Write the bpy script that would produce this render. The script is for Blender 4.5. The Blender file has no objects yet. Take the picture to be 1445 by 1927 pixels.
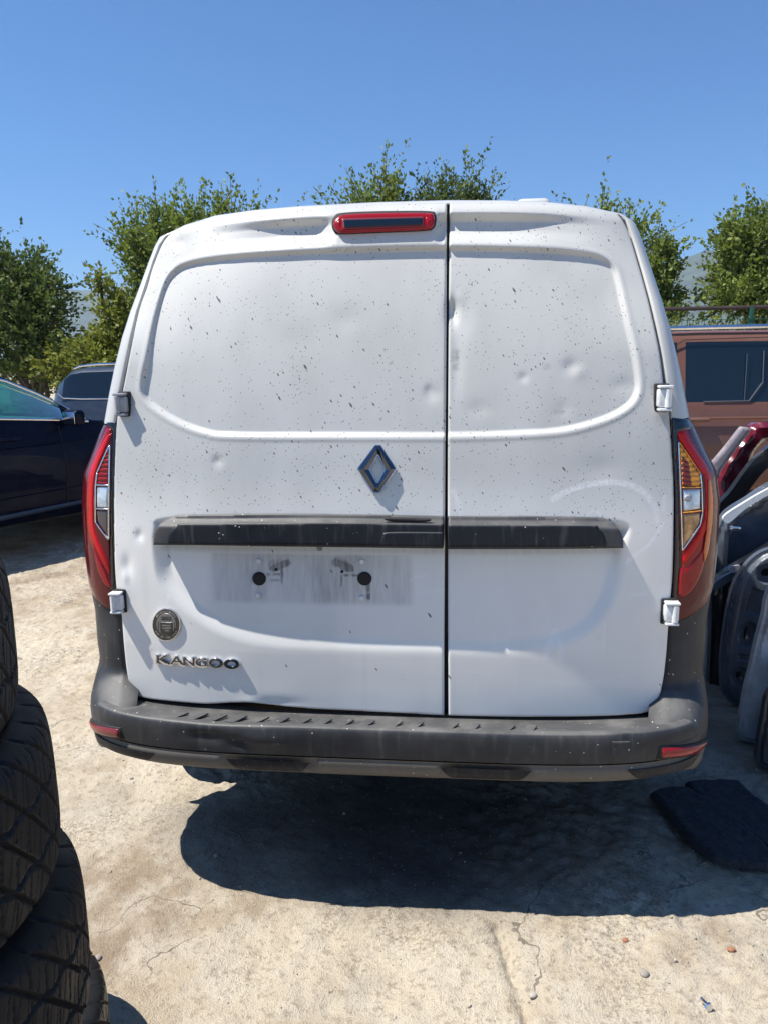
import bpy, bmesh, math, random
import numpy as np
from mathutils import Vector, Matrix
random.seed(7); rng = np.random.default_rng(7)
S = bpy.context.scene
COL = S.collection
# ------------------------------------------------------------------ camera
CX = np.array([.22, -2.0, 1.44]); YAW, PIT, ROL, FP = math.radians(6.2), math.radians(10.7), math.radians(.95), 1454.
Fw = np.array([-math.sin(YAW)*math.cos(PIT), math.cos(YAW)*math.cos(PIT), -math.sin(PIT)])
R0 = np.array([math.cos(YAW), math.sin(YAW), 0]); U0 = np.cross(R0, Fw)
Rr = R0*math.cos(ROL) - U0*math.sin(ROL); Ur = R0*math.sin(ROL) + U0*math.cos(ROL)
cd = bpy.data.cameras.new('camera'); cam = bpy.data.objects.new('camera', cd); COL.objects.link(cam)
cd.sensor_fit = 'HORIZONTAL'; cd.sensor_width = 36; cd.lens = 36*FP/1445; cd.clip_start = .05; cd.clip_end = 9000
M = Matrix([[Rr[i], Ur[i], -Fw[i], CX[i]] for i in range(3)] + [[0, 0, 0, 1]])
cam.matrix_world = M; S.camera = cam
# ------------------------------------------------------------------ sky and sun
SUN = Vector((-.475, -.095, .875)).normalized()
w = bpy.data.worlds.new('World'); S.world = w; w.use_nodes = True
nt = w.node_tree; nt.nodes.clear()
sky = nt.nodes.new('ShaderNodeTexSky'); sky.sky_type = 'NISHITA'; sky.sun_disc = False
sky.sun_elevation = math.asin(SUN.z); sky.sun_rotation = math.atan2(SUN.x, SUN.y)
sky.altitude = 1200; sky.air_density = 1.0; sky.dust_density = .2; sky.ozone_density = 4.0
bg = nt.nodes.new('ShaderNodeBackground'); bg.inputs[1].default_value = .083
wo = nt.nodes.new('ShaderNodeOutputWorld')
tint = nt.nodes.new('ShaderNodeMix'); tint.data_type = 'RGBA'; tint.blend_type = 'MULTIPLY'; tint.inputs[0].default_value = 1
tint.inputs[7].default_value = (.34, .715, 1.0, 1); nt.links.new(sky.outputs[0], tint.inputs[6]); nt.links.new(tint.outputs[2], bg.inputs[0]); nt.links.new(bg.outputs[0], wo.inputs[0])
sl = bpy.data.lights.new('sun', 'SUN'); sl.energy = 4.6; sl.angle = math.radians(.5); sl.color = (1, .95, .87)
so = bpy.data.objects.new('sun', sl); COL.objects.link(so)
so.rotation_euler = SUN.to_track_quat('Z', 'Y').to_euler()
S.view_settings.view_transform = 'Standard'; S.view_settings.look = 'None'
S.view_settings.gamma = 1; S.view_settings.exposure = .88; S.view_settings.use_curve_mapping = False
S.render.engine = 'CYCLES'; S.cycles.max_bounces = 8; S.cycles.volume_bounces = 0
S.cycles.transparent_max_bounces = 24

# ------------------------------------------------------------------ geometry helpers
def ray(px, py):
    a = px-722.5; b = 963.5-py
    return a*Rr + b*Ur + FP*Fw
def aty(px, py, y=0.): d = ray(px, py); return CX + d*(y-CX[1])/d[1]
def atz(px, py, z=0.): d = ray(px, py); return CX + d*(z-CX[2])/d[2]
def smooth(x, a, b):
    t = np.clip((np.asarray(x, float)-a)/(b-a), 0, 1); return t*t*(3-2*t)
def hash2(ix, iy, s):
    h = (ix.astype(np.int64)*374761393 + iy.astype(np.int64)*668265263 + s*982451653) & 0xffffffff
    h = ((h ^ (h >> 13))*1274126177) & 0xffffffff
    return ((h ^ (h >> 16)) & 0xffff)/65535.
def vnoise(x, y, s=0):
    ix = np.floor(x); iy = np.floor(y); fx = x-ix; fy = y-iy
    fx = fx*fx*(3-2*fx); fy = fy*fy*(3-2*fy)
    a = hash2(ix, iy, s); b = hash2(ix+1, iy, s); c = hash2(ix, iy+1, s); d = hash2(ix+1, iy+1, s)
    return (a*(1-fx)+b*fx)*(1-fy)+(c*(1-fx)+d*fx)*fy - .5
def fbm(x, y, o=4, s=0):
    r = 0; a = 1
    for i in range(o): r = r + a*vnoise(x*2**i, y*2**i, s+i); a *= .5
    return r
def crv(pts, n=6, closed=True):
    p = np.array(pts, float); N = len(p); out = []
    rngk = range(N) if closed else range(N-1)
    for i in rngk:
        if closed: a, b, c, d = p[i-1], p[i], p[(i+1) % N], p[(i+2) % N]
        else: a, b, c, d = p[max(i-1, 0)], p[i], p[i+1], p[min(i+2, N-1)]
        if np.allclose(b, c): continue
        for k in range(n):
            t = k/n
            out.append(.5*((2*b)+(c-a)*t+(2*a-5*b+4*c-d)*t*t+(-a+3*b-3*c+d)*t**3))
    if not closed: out.append(p[-1])
    return np.array(out)
def sdpoly(P, poly):
    """signed distance (+ inside) of points P to a closed polygon, and the nearest point"""
    A = poly; B = np.roll(poly, -1, 0); sd = np.empty(len(P)); near = np.empty((len(P), 2))
    for c in range(0, len(P), 20000):
        p = P[c:c+20000][:, None, :]
        e = (B-A)[None]; wv = p-A[None]
        t = np.clip((wv*e).sum(2)/np.maximum((e*e).sum(2), 1e-12), 0, 1)
        q = A[None]+e*t[..., None]; d2 = ((p-q)**2).sum(2); k = d2.argmin(1); r = np.arange(len(k))
        near[c:c+20000] = q[r, k]
        ay, by = A[None, :, 1], B[None, :, 1]; py = p[..., 1]
        cond = (ay > py) != (by > py)
        xi = A[None, :, 0]+(py-ay)/np.where(by == ay, 1e-9, by-ay)*(B-A)[None, :, 0]
        ins = (cond & (p[..., 0] < xi)).sum(1) % 2 == 1
        sd[c:c+20000] = np.sqrt(d2[r, k])*np.where(ins, 1, -1)
    return sd, near
def obj(name, verts, faces, mat=None, parent=None, sm=True, attrs=None):
    me = bpy.data.meshes.new(name)
    verts = np.asarray(verts, float)
    if isinstance(faces, np.ndarray) and faces.ndim == 2:
        n, k = faces.shape
        me.vertices.add(len(verts)); me.vertices.foreach_set('co', verts.ravel())
        me.loops.add(n*k); me.loops.foreach_set('vertex_index', faces.ravel().astype(np.int32))
        me.polygons.add(n); me.polygons.foreach_set('loop_start', (np.arange(n)*k).astype(np.int32))
        me.polygons.foreach_set('loop_total', np.full(n, k, np.int32)); me.update(calc_edges=True)
    else:
        me.from_pydata([tuple(v) for v in verts], [], [tuple(int(i) for i in f) for f in faces]); me.update()
    me.validate()
    if sm: me.polygons.foreach_set('use_smooth', [True]*len(me.polygons))
    if attrs:
        for k, v in attrs.items():
            a = me.attributes.new(k, 'FLOAT', 'POINT'); a.data.foreach_set('value', np.asarray(v, np.float32))
    if mat: me.materials.append(mat)
    o = bpy.data.objects.new(name, me); COL.objects.link(o)
    if parent: o.parent = parent
    return o
def bobj(name, bm, mat=None, parent=None, sm=True, ang=35):
    me = bpy.data.meshes.new(name); bmesh.ops.recalc_face_normals(bm, faces=bm.faces[:]); bm.to_mesh(me); bm.free()
    if sm:
        me.polygons.foreach_set('use_smooth', [True]*len(me.polygons)); me.set_sharp_from_angle(angle=math.radians(ang))
    if mat: me.materials.append(mat)
    o = bpy.data.objects.new(name, me); COL.objects.link(o)
    if parent: o.parent = parent
    return o
def empty(name, loc=(0, 0, 0)):
    o = bpy.data.objects.new(name, None); COL.objects.link(o); o.location = loc; return o
def tag(o, label=None, cat=None, group=None, kind=None):
    for k, v in (('label', label), ('category', cat), ('group', group), ('kind', kind)):
        if v: o[k] = v
    return o
def bx(bm, c, s, bev=0., rot=None, seg=2):
    """rounded box"""
    t = bmesh.new(); bmesh.ops.create_cube(t, size=1)
    for v in t.verts: v.co = Vector((v.co.x*s[0], v.co.y*s[1], v.co.z*s[2]))
    if bev > 0: bmesh.ops.bevel(t, geom=t.edges[:], offset=bev, segments=seg, affect='EDGES', profile=.5)
    if rot is not None: bmesh.ops.rotate(t, verts=t.verts[:], cent=(0, 0, 0), matrix=rot)
    for v in t.verts: v.co += Vector(c)
    m = bpy.data.meshes.new('t'); t.to_mesh(m); t.free(); bm.from_mesh(m); bpy.data.meshes.remove(m)
def tube(bm, pts, rad, n=6, cap=True):
    """tube along points; rad scalar or list"""
    pts = [Vector(p) for p in pts]; rings = []
    up = Vector((0, 0, 1))
    for i, p in enumerate(pts):
        a = pts[max(i-1, 0)]; b = pts[min(i+1, len(pts)-1)]; t = (b-a).normalized()
        u = t.cross(up); u = t.cross(Vector((1, 0, 0))) if u.length < .05 else u
        u.normalize(); v = t.cross(u); r = rad[i] if hasattr(rad, '__len__') else rad
        rings.append([bm.verts.new(p+(u*math.cos(k*2*math.pi/n)+v*math.sin(k*2*math.pi/n))*r) for k in range(n)])
    for i in range(len(rings)-1):
        for k in range(n): bm.faces.new((rings[i][k], rings[i][(k+1) % n], rings[i+1][(k+1) % n], rings[i+1][k]))
    if cap: bm.faces.new(rings[0][::-1]); bm.faces.new(rings[-1])
def gridfaces(nr, nc, close=False):
    i, j = np.meshgrid(np.arange(nr-1), np.arange(nc if close else nc-1), indexing='ij')
    j2 = (j+1) % nc
    return np.stack([(i*nc+j).ravel(), (i*nc+j2).ravel(), ((i+1)*nc+j2).ravel(), ((i+1)*nc+j).ravel()], 1)
def panel(name, poly, yf, mat, parent=None, h=.004, rim=.01, rnd=.003, attrf=None, sub=None, flip=False, frame=None, holes=()):
    """a sheet in (x,z) cut to an outline, at y = yf(x,z,sd), with rounded edge and a rim going back.
    sub = extra polygon-relative function; frame = function turning (x,y,z) to world"""
    lo = poly.min(0)-h; hi = poly.max(0)+h
    nx = int((hi[0]-lo[0])/h)+2; nz = int((hi[1]-lo[1])/h)+2
    gx, gz = np.meshgrid(lo[0]+np.arange(nx)*h, lo[1]+np.arange(nz)*h)
    P = np.stack([gx.ravel(), gz.ravel()], 1)
    F = gridfaces(nz, nx)
    C = P[F].mean(1); sdc, _ = sdpoly(C, poly)
    ok = sdc > 0
    for hp in holes: ok &= sdpoly(C, hp)[0] < 0
    F = F[ok]
    use = np.unique(F); mp = -np.ones(len(P), int); mp[use] = np.arange(len(use)); P = P[use]; F = mp[F]
    E = np.concatenate([F[:, [0, 1]], F[:, [1, 2]], F[:, [2, 3]], F[:, [3, 0]]])
    key = np.sort(E, 1); uq, inv, cnt = np.unique(key[:, 0]*len(P)+key[:, 1], return_inverse=True, return_counts=True)
    be = E[cnt[inv] == 1]; bv = np.unique(be)
    allp = [poly]+list(holes); best = np.full(len(bv), 1e9); tgt = P[bv].copy()
    for pl in allp:
        s_, nr_ = sdpoly(P[bv], pl); m_ = np.abs(s_) < best; best[m_] = np.abs(s_)[m_]; tgt[m_] = nr_[m_]
    P[bv] = tgt
    sd, _ = sdpoly(P, poly); sd = np.maximum(sd, 0)
    for hp in holes: sd = np.minimum(sd, np.maximum(-sdpoly(P, hp)[0], 0))
    y = yf(P[:, 0], P[:, 1], sd)
    if rnd: q = np.clip(sd/rnd, 0, 1); y = y+rnd*(1-np.sqrt(np.maximum(1-(1-q)**2, 0)))
    V = np.stack([P[:, 0], y, P[:, 1]], 1); n0 = len(V)
    mp = -np.ones(n0, int); mp[bv] = n0+np.arange(len(bv))
    V2 = V[bv].copy(); V2[:, 1] += rim
    rf = np.stack([be[:, 1], be[:, 0], mp[be[:, 0]], mp[be[:, 1]]], 1)
    V = np.concatenate([V, V2]); F = np.concatenate([F, rf])
    at = None
    if attrf:
        at = attrf(V[:, 0], V[:, 2])
    if frame is not None: V = frame(V)
    return obj(name, V, F, mat, parent, True, at)
def loft(name, rings, mat, parent, close=False, sm=True):
    r = np.array(rings, float); nr, nc = r.shape[:2]
    return obj(name, r.reshape(-1, 3), gridfaces(nr, nc, close), mat, parent, sm)

# ------------------------------------------------------------------ materials
class NB:
    def __init__(s, name):
        s.m = bpy.data.materials.new(name); s.m.use_nodes = True; s.t = s.m.node_tree
        s.b = s.t.nodes['Principled BSDF']; s.out = s.t.nodes['Material Output']
    def n(s, typ, ins=None, **kw):
        x = s.t.nodes.new('ShaderNode'+typ)
        for k, v in kw.items(): setattr(x, k, v)
        for k, v in (ins or {}).items(): s.set(x.inputs[k], v)
        return x
    def set(s, sock, v):
        if isinstance(v, bpy.types.NodeSocket): s.t.links.new(v, sock)
        elif isinstance(v, bpy.types.Node): s.t.links.new(v.outputs[0], sock)
        elif hasattr(v, '__len__') and len(v) == 3 and sock.type == 'RGBA': sock.default_value = (*v, 1)
        else: sock.default_value = v
    def p(s, **kw):
        for k, v in kw.items(): s.set(s.b.inputs[k.replace('_', ' ')], v)
        return s
    def math(s, op, a, b=0., c=None):
        d = {0: a, 1: b}
        if c is not None: d[2] = c
        return s.n('Math', d, operation=op)
    def mix(s, f, a, b, typ='MIX'):
        x = s.t.nodes.new('ShaderNodeMix'); x.data_type = 'RGBA'; x.blend_type = typ
        s.set(x.inputs[0], f); s.set(x.inputs[6], a); s.set(x.inputs[7], b); return x.outputs[2]
    def co(s, scale=(1, 1, 1), rot=(0, 0, 0), kind='Object'):
        c = s.n('TexCoord'); return s.n('Mapping', {0: c.outputs[kind], 2: rot, 3: scale})
    def noise(s, scale, vec=None, detail=4., rough=.55):
        i = {'Scale': scale, 'Detail': detail, 'Roughness': rough}
        if vec: i['Vector'] = vec
        return s.n('TexNoise', i).outputs[0]
    def ramp(s, f, a, b, lo=0., hi=1.):
        return s.n('MapRange', {0: f, 1: a, 2: b, 3: lo, 4: hi}, interpolation_type='SMOOTHSTEP').outputs[0]
    def bump(s, h, strength=.3, dist=.01):
        b = s.n('Bump', {'Height': h, 'Strength': strength, 'Distance': dist}); s.set(s.b.inputs['Normal'], b.outputs[0]); return s
def mat(name, col, rough=.5, metal=0., coat=0., spec=.5, nscale=0, namp=.15, bumpd=0, bscale=60, cr=.03, trans=0.):
    m = NB(name); m.p(Roughness=rough, Metallic=metal)
    m.b.inputs['Coat Weight'].default_value = coat; m.b.inputs['Coat Roughness'].default_value = cr
    m.b.inputs['Specular IOR Level'].default_value = spec
    m.b.inputs['Transmission Weight'].default_value = trans
    if nscale:
        f = m.noise(nscale, m.co()); c = m.mix(m.ramp(f, .3, .7), tuple(x*(1-namp) for x in col), tuple(min(1, x*(1+namp)) for x in col)); m.p(Base_Color=c)
        m.p(Roughness=m.ramp(m.noise(nscale*1.7, m.co()), .3, .75, rough*.8, min(1, rough*1.25)))
    else: m.p(Base_Color=col)
    if bumpd: m.bump(m.noise(bscale, m.co(), 5), .4, bumpd)
    return m.m
# white van paint, dirty: mud specks, painted shadow tails, grime attribute, scuffs and pale marks attribute
def paint_white(specks=True):
    m = NB('white_paint' if specks else 'plain_white_paint'); m.b.inputs['Coat Weight'].default_value = .55; m.b.inputs['Coat Roughness'].default_value = .06
    m.b.inputs['Specular IOR Level'].default_value = .4
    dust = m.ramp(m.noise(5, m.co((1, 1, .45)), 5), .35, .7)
    zz0 = m.n('SeparateXYZ', {0: m.n('TexCoord').outputs['Object']}).outputs[2]; upper_tone = m.ramp(zz0, 1.0, 1.2, 0, 1)  # dusty upper part painted darker, lower part brighter, to balance the light
    col = m.mix(dust, m.mix(upper_tone, (.80, .795, .755), (.55, .55, .525)), m.mix(upper_tone, (.75, .745, .71), (.49, .49, .465)))
    run = m.ramp(m.noise(26, m.co((1, 1, .06)), 4), .60, .8)
    col = m.mix(m.math('MULTIPLY', run, .16).outputs[0], col, (.40, .40, .38))
    if specks:
        tc = m.n('TexCoord'); sep = m.n('SeparateXYZ', {0: tc.outputs['Object']}); c2 = m.n('CombineXYZ', {0: sep.outputs[0], 1: sep.outputs[2]})
        def layer(cell, rad, elong, rot, dens, seed):
            mp = m.n('Mapping', {0: c2.outputs[0], 1: (seed, seed*1.7, 0), 2: (0, 0, -rot)}); mp2 = m.n('Mapping', {0: mp.outputs[0], 3: (1/cell, elong/cell, 1)})
            v = m.n('TexVoronoi', {'Vector': mp2, 'Scale': 1., 'Randomness': 1.}, voronoi_dimensions='2D')
            cs = m.n('SeparateColor', {0: v.outputs['Color']})
            th = m.math('MULTIPLY', cs.outputs[1], rad/cell)
            nz = m.math('MULTIPLY_ADD', m.noise(400, c2.outputs[0], 2), .09, -.045)
            a = m.math('LESS_THAN', m.math('ADD', v.outputs['Distance'], nz), th)
            b = m.math('GREATER_THAN', cs.outputs[0], dens)
            return m.math('MULTIPLY', a, b)
        # splash density: thick band above the handle bar on the wide door
        zz = sep.outputs[2]; band = m.math('MULTIPLY', m.ramp(zz, 1.02, 1.06), m.ramp(zz, 1.34, 1.2))
        band = m.math('MULTIPLY', band, m.ramp(sep.outputs[0], .35, -.05))
        patch = m.ramp(m.noise(4, c2.outputs[0], 2), .4, .65); pat2 = m.ramp(m.noise(7, c2.outputs[0], 3), .38, .66, .35, 1.35)
        up = m.ramp(zz, .95, 1.02)
        d1 = m.math('SUBTRACT', 1.02, m.math('ADD', m.math('MULTIPLY', m.math('MULTIPLY', up, pat2), .24), m.math('MULTIPLY', m.math('MULTIPLY', band, patch), .35)))
        d1b = m.math('SUBTRACT', 1.0, m.math('ADD', m.math('MULTIPLY', m.math('MULTIPLY', up, pat2), .42), m.math('MULTIPLY', m.math('MULTIPLY', band, patch), .45)))
        s1 = layer(.014, .0019, .42, .55, d1, .3); s2 = layer(.008, .0012, .6, .5, d1b, 2.1)
        s3 = layer(.05, .0027, .35, .6, .80, 5.2)
        band2 = m.math('MULTIPLY', band, patch)
        s4 = m.math('MULTIPLY', layer(.022, .0035, .13, .55, .45, 7.7), m.math('MULTIPLY', band2, .5))  # bluish tails painted in as the specks' shadow and reflection
        sp = m.math('MAXIMUM', m.math('MAXIMUM', s1, s2), s3)
        col = m.mix(s4.outputs[0], col, (.30, .33, .37))
        col = m.mix(m.math('MULTIPLY', sp, .85).outputs[0], col, (.035, .03, .027))
        dirt = m.n('Attribute', attribute_name='dirt').outputs[2]; sc = m.n('Attribute', attribute_name='scuff').outputs[2]
        strk = m.ramp(m.noise(110, m.co((1, 1, .05)), 5), .3, .75, .6, 1.)
        dk = m.math('MULTIPLY', dirt, strk)
        col = m.mix(m.math('MINIMUM', dk, .9).outputs[0], col, (.10, .095, .09))
        scn = m.math('MULTIPLY', sc, m.ramp(m.noise(130, m.co(), 3), .38, .62, .35, 1.))
        col = m.mix(scn.outputs[0], col, (.9, .91, .92))
        rgh = m.math('ADD', .34, m.math('MULTIPLY', m.math('ADD', dk, sp), .4)); m.p(Roughness=rgh.outputs[0])
        cw = m.math('SUBTRACT', .6, m.math('MULTIPLY', m.math('ADD', dirt, m.ramp(zz, .98, 1.2, 0, .35)), .6)); m.p(Coat_Weight=m.math('MAXIMUM', cw, .08).outputs[0])
    else: m.p(Roughness=.36)
    m.p(Base_Color=col)
    m.bump(m.noise(3.5, m.co(), 2), .25, .006)
    return m.m
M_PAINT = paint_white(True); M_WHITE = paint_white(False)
def plastic(name, col, dusty=.35):
    m = NB(name); n1 = m.ramp(m.noise(9, m.co(), 6), .35, .75); n2 = m.ramp(m.noise(60, m.co((1, 1, .15)), 4), .5, .8)
    tc = m.n('TexCoord'); nz = m.n('SeparateXYZ', {0: m.n('NewGeometry').outputs['Normal']})
    c = m.mix(m.math('MULTIPLY', n1, dusty*.75).outputs[0], col, (.135, .13, .125)); c = m.mix(m.math('MULTIPLY', n2, .18).outputs[0], c, (.22, .22, .21)); c = m.mix(m.math('MULTIPLY', m.ramp(nz.outputs[2], .55, .95), m.math('MULTIPLY_ADD', n1, .35, .25)).outputs[0], c, (.20, .195, .185))  # last mix: up-facing dust, painted paler to brighten the sunlit tops
    v = m.n('TexVoronoi', {'Vector': m.co((90, 90, 90)), 'Scale': 1.}); cs = m.n('SeparateColor', {0: v.outputs['Color']})
    sp = m.math('MULTIPLY', m.math('LESS_THAN', v.outputs['Distance'], m.math('MULTIPLY', cs.outputs[1], .2)), m.math('GREATER_THAN', cs.outputs[0], .82))
    c = m.mix(sp.outputs[0], c, (.5, .48, .44))
    m.b.inputs['Specular IOR Level'].default_value = .3; m.p(Base_Color=c, Roughness=m.ramp(n1, 0, 1, .45, .6)); m.bump(m.noise(900, m.co(), 2), .25, .001)
    return m.m
M_PLA = plastic('dark_grey_plastic', (.026, .028, .032)); M_PLB = plastic('black_trim_plastic', (.007, .009, .014), .04); M_BAR = plastic('dusty_bar_plastic', (.035, .037, .042), .5)
M_LIP = plastic('dusty_lower_lip_plastic', (.12, .108, .09), .85)
M_BLK = mat('matt_black', (.008, .008, .009), .7); M_GLOSSBLK = mat('gloss_black', (.006, .006, .009), .12, coat=.6)
M_CHR = mat('chrome', (.72, .72, .74), .13, 1., nscale=60, namp=.1); M_CHRD = mat('dark_chrome', (.10, .11, .135), .22, .9)
M_RED = mat('red_lens', (.27, .003, .007), .2, coat=.4, spec=.3); M_REDD = mat('dark_red_lens', (.085, .0025, .006), .15, coat=.35, spec=.3)
M_REDB = mat('bright_red_guide', (.50, .003, .004), .3, coat=.3, spec=.2); M_REDM = mat('dull_red_lens', (.16, .010, .012), .3, coat=.4)
M_CLA = mat('clear_amber_bowl', (.36, .21, .09), .15, .3, coat=.8, nscale=45, namp=.5)
M_AMB = mat('amber_reflector', (.75, .30, .02), .25, coat=.7, nscale=80, namp=.3); M_ORG = mat('orange_lens', (.62, .13, .012), .2, coat=.8)
M_CLR = mat('clear_lamp_bowl', (.62, .66, .70), .18, .55, coat=.8, nscale=50, namp=.25); M_SMK = mat('smoked_lamp_bowl', (.06, .05, .055), .15, coat=.9)
M_SCX = mat('rusty_exhaust_steel', (.09, .065, .05), .6, .5, nscale=20, namp=.4)
M_RUB = mat('seal_rubber', (.012, .012, .013), .75)
M_CHRM = mat('tarnished_chrome', (.13, .14, .16), .14, 1.)
M_GREYH = mat('shaded_hinge_grey', (.30, .31, .33), .4, coat=.3, nscale=40)  # white hinge coloured grey for the shade on it; also the bulb grey
M_HINGE = mat('white_hinge_paint', (.68, .70, .71), .35, coat=.4, nscale=50, namp=.08)
def carpaint(name, col, coat=1., dust=.15, dcol=(.25, .22, .18)):
    m = NB(name); m.b.inputs['Coat Weight'].default_value = coat; m.b.inputs['Coat Roughness'].default_value = .03
    f = m.ramp(m.noise(6, m.co((1, 1, 2)), 6), .45, .8); m.p(Base_Color=m.mix(m.math('MULTIPLY', f, dust).outputs[0], col, dcol), Roughness=.35)
    m.b.inputs['Specular IOR Level'].default_value = .05; m.bump(m.noise(2.2, m.co(), 3), .2, .02); return m.m
M_NAVY = carpaint('navy_paint', (.002, .004, .016), .15, .03); M_SUV = carpaint('blue_black_paint', (.030, .044, .072), .8, .08)
M_BRN = carpaint('copper_brown_paint', (.145, .068, .050), .7, .3, (.17, .12, .095))
M_DGL = mat('dark_tinted_glass', (.006, .012, .02), .08, coat=.3)
M_TYREFAR = mat('tyre_rubber', (.02, .02, .021), .75, nscale=20); M_RIM = mat('alloy', (.4, .4, .42), .3, .9)
def glass(name, tint, gl=.12):
    m = NB(name); tr = m.n('BsdfTransparent', {0: tint}); g = m.n('BsdfGlossy', {0: (.9, .9, .9), 1: .02})
    df = m.n('BsdfDiffuse', {0: tuple(x*.32 for x in tint)}); t2 = m.n('MixShader', {0: .55, 1: tr.outputs[0], 2: df.outputs[0]})
    fr = m.n('Fresnel', {0: 1.45}); mx = m.n('MixShader', {0: m.math('ADD', fr, .04).outputs[0], 1: t2.outputs[0], 2: g.outputs[0]})
    m.t.links.new(mx.outputs[0], m.out.inputs[0]); return m.m
M_TEAL = glass('teal_tinted_glass', (.25, .85, .75))
def concrete():
    m = NB('pale_concrete'); c = m.co()
    n1 = m.noise(1.1, c, 6, .6); n2 = m.noise(7, c, 6, .6); n3 = m.noise(45, c, 5, .65); n4 = m.noise(260, c, 3, .6)
    a = m.mix(m.ramp(n1, .38, .62), (.27, .205, .14), (.52, .455, .35)); a = m.mix(m.math('MULTIPLY', m.ramp(n2, .42, .62), .6).outputs[0], a, (.52, .47, .385))
    a = m.mix(m.math('MULTIPLY', m.ramp(n3, .5, .68), .6).outputs[0], a, (.23, .185, .14))
    a = m.mix(m.math('MULTIPLY', m.ramp(n4, .56, .72), .45).outputs[0], a, (.17, .14, .11))
    a = m.mix(m.math('MULTIPLY', m.ramp(n4, .42, .28), .5).outputs[0], a, (.60, .56, .48))
    # dark tone painted where the floor lies in shade round the van, plus random stains
    shade_oil = m.n('Attribute', attribute_name='shade_oil').outputs[2]
    a = m.mix(shade_oil, a, (.075, .07, .066))
    v = m.n('TexVoronoi', {'Vector': c, 'Scale': 75.}); vs = m.n('SeparateColor', {0: v.outputs['Color']})
    peb = m.math('MULTIPLY', m.math('LESS_THAN', v.outputs['Distance'], .28), m.math('GREATER_THAN', vs.outputs[0], .80))
    a = m.mix(m.math('MULTIPLY', peb, .35).outputs[0], a, m.mix(vs.outputs[1], (.13, .11, .095), (.62, .58, .52)))
    vc = m.n('TexVoronoi', {'Vector': m.n('VectorMath', {0: c.outputs[0], 1: m.n('TexNoise', {'Vector': c, 'Scale': 3., 'Detail': 4.}).outputs[1]}, operation='ADD').outputs[0], 'Scale': .9}, feature='DISTANCE_TO_EDGE')
    ck = m.math('MULTIPLY', m.math('LESS_THAN', vc.outputs['Distance'], .0035), m.ramp(n2, .42, .55))
    a = m.mix(m.math('MULTIPLY', ck, .7).outputs[0], a, (.10, .085, .07))
    grit = m.math('MULTIPLY', m.ramp(m.noise(2.3, c, 4), .52, .62), m.ramp(m.noise(95, c, 4, .7), .46, .60))
    a = m.mix(m.math('MULTIPLY', grit, .5).outputs[0], a, (.15, .12, .09))
    m.p(Base_Color=a, Roughness=.92); m.b.inputs['Specular IOR Level'].default_value = .2
    hh = m.math('ADD', m.math('MULTIPLY', n3, .5), m.math('ADD', m.math('MULTIPLY', n4, .32), m.math('MULTIPLY', peb, .12)))
    m.bump(hh.outputs[0], .9, .02); return m.m
M_CONC = concrete()
def leafmat(name, dark, light, back):
    m = NB(name); t = m.n('Attribute', attribute_name='tint').outputs[2]
    c = m.mix(t, dark, light); m.p(Base_Color=c, Roughness=.6); m.b.inputs['Specular IOR Level'].default_value = .3
    tr = m.n('BsdfTranslucent', {0: m.mix(.5, c, back)}); mx = m.n('MixShader', {0: .28, 1: m.b.outputs[0], 2: tr.outputs[0]})
    m.t.links.new(mx.outputs[0], m.out.inputs[0]); return m.m
M_LEAF = leafmat('green_leaves', (.045, .075, .016), (.23, .28, .07), (.30, .42, .05))
M_LEAFD = leafmat('dark_green_leaves', (.025, .048, .015), (.15, .195, .055), (.18, .28, .05))
M_LEAFY = leafmat('yellow_green_leaves', (.08, .11, .018), (.26, .29, .055), (.34, .36, .04))
M_BARK = mat('bark', (.075, .055, .04), .9, nscale=12, namp=.35, bumpd=.01)

# ================================================================== GROUND
def ground_h(x, y):
    h = .012*fbm(x*1.3, y*1.3, 3, 11)+.009*fbm(x*7, y*7, 3, 21)+.0060*fbm(x*24, y*24, 3, 31)
    rough = smooth(fbm(x*1.7+3, y*1.7, 3, 41), -.1, .35)
    h = h+rough*(.016*np.abs(fbm(x*16, y*16, 3, 51))+.010*fbm(x*45, y*45, 2, 61))+.007*np.abs(fbm(x*5, y*5, 3, 57))
    # flaking crack, front right of the van shadow
    cx = .305+(y+.206)*-.19+.018*fbm(y*9, y*0+1, 3, 71); dc = np.abs(x-cx); m = smooth(y, -.9, -.75)*(1-smooth(y, -.22, -.17))
    h = h-m*.020*np.exp(-(dc/.010)**2)*(1+fbm(x*40, y*40, 2, 5)) - m*.006*np.exp(-(dc/.04)**2)*(fbm(x*50, y*50, 2, 6) > 0)
    # old joint line across the slab
    jy = 2.76+.03*(x+2.6)+.012*fbm(x*6, x*0, 3, 81); h = h-.010*np.exp(-((y-jy)/.010)**2)
    # long diagonal cold joint under the right rear corner
    dl = (x-.55)*.62+(y-.42)*.78+.02*fbm(x*7, y*7, 2, 91); h = h+.004*np.exp(-(dl/.02)**2)*smooth(x, .3, .5)
    return h-.002
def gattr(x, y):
    o = smooth(fbm(x*1.6+7, y*1.6+2, 4, 101), -.25, .45)*(1-smooth(np.hypot((x-.35)/1.25, (y-.35)/.62), .65, 1.1))*.85  # shade tone painted under and beside the van
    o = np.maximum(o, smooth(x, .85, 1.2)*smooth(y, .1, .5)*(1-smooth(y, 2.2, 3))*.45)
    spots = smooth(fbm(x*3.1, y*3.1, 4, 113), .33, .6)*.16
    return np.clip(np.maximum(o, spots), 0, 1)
x0, x1, y0, y1, hh = -3.2, 2.6, -1.25, 4.2, .0095
nx = int((x1-x0)/hh)+1; ny = int((y1-y0)/hh)+1
gx, gy = np.meshgrid(np.linspace(x0, x1, nx), np.linspace(y0, y1, ny))
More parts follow.
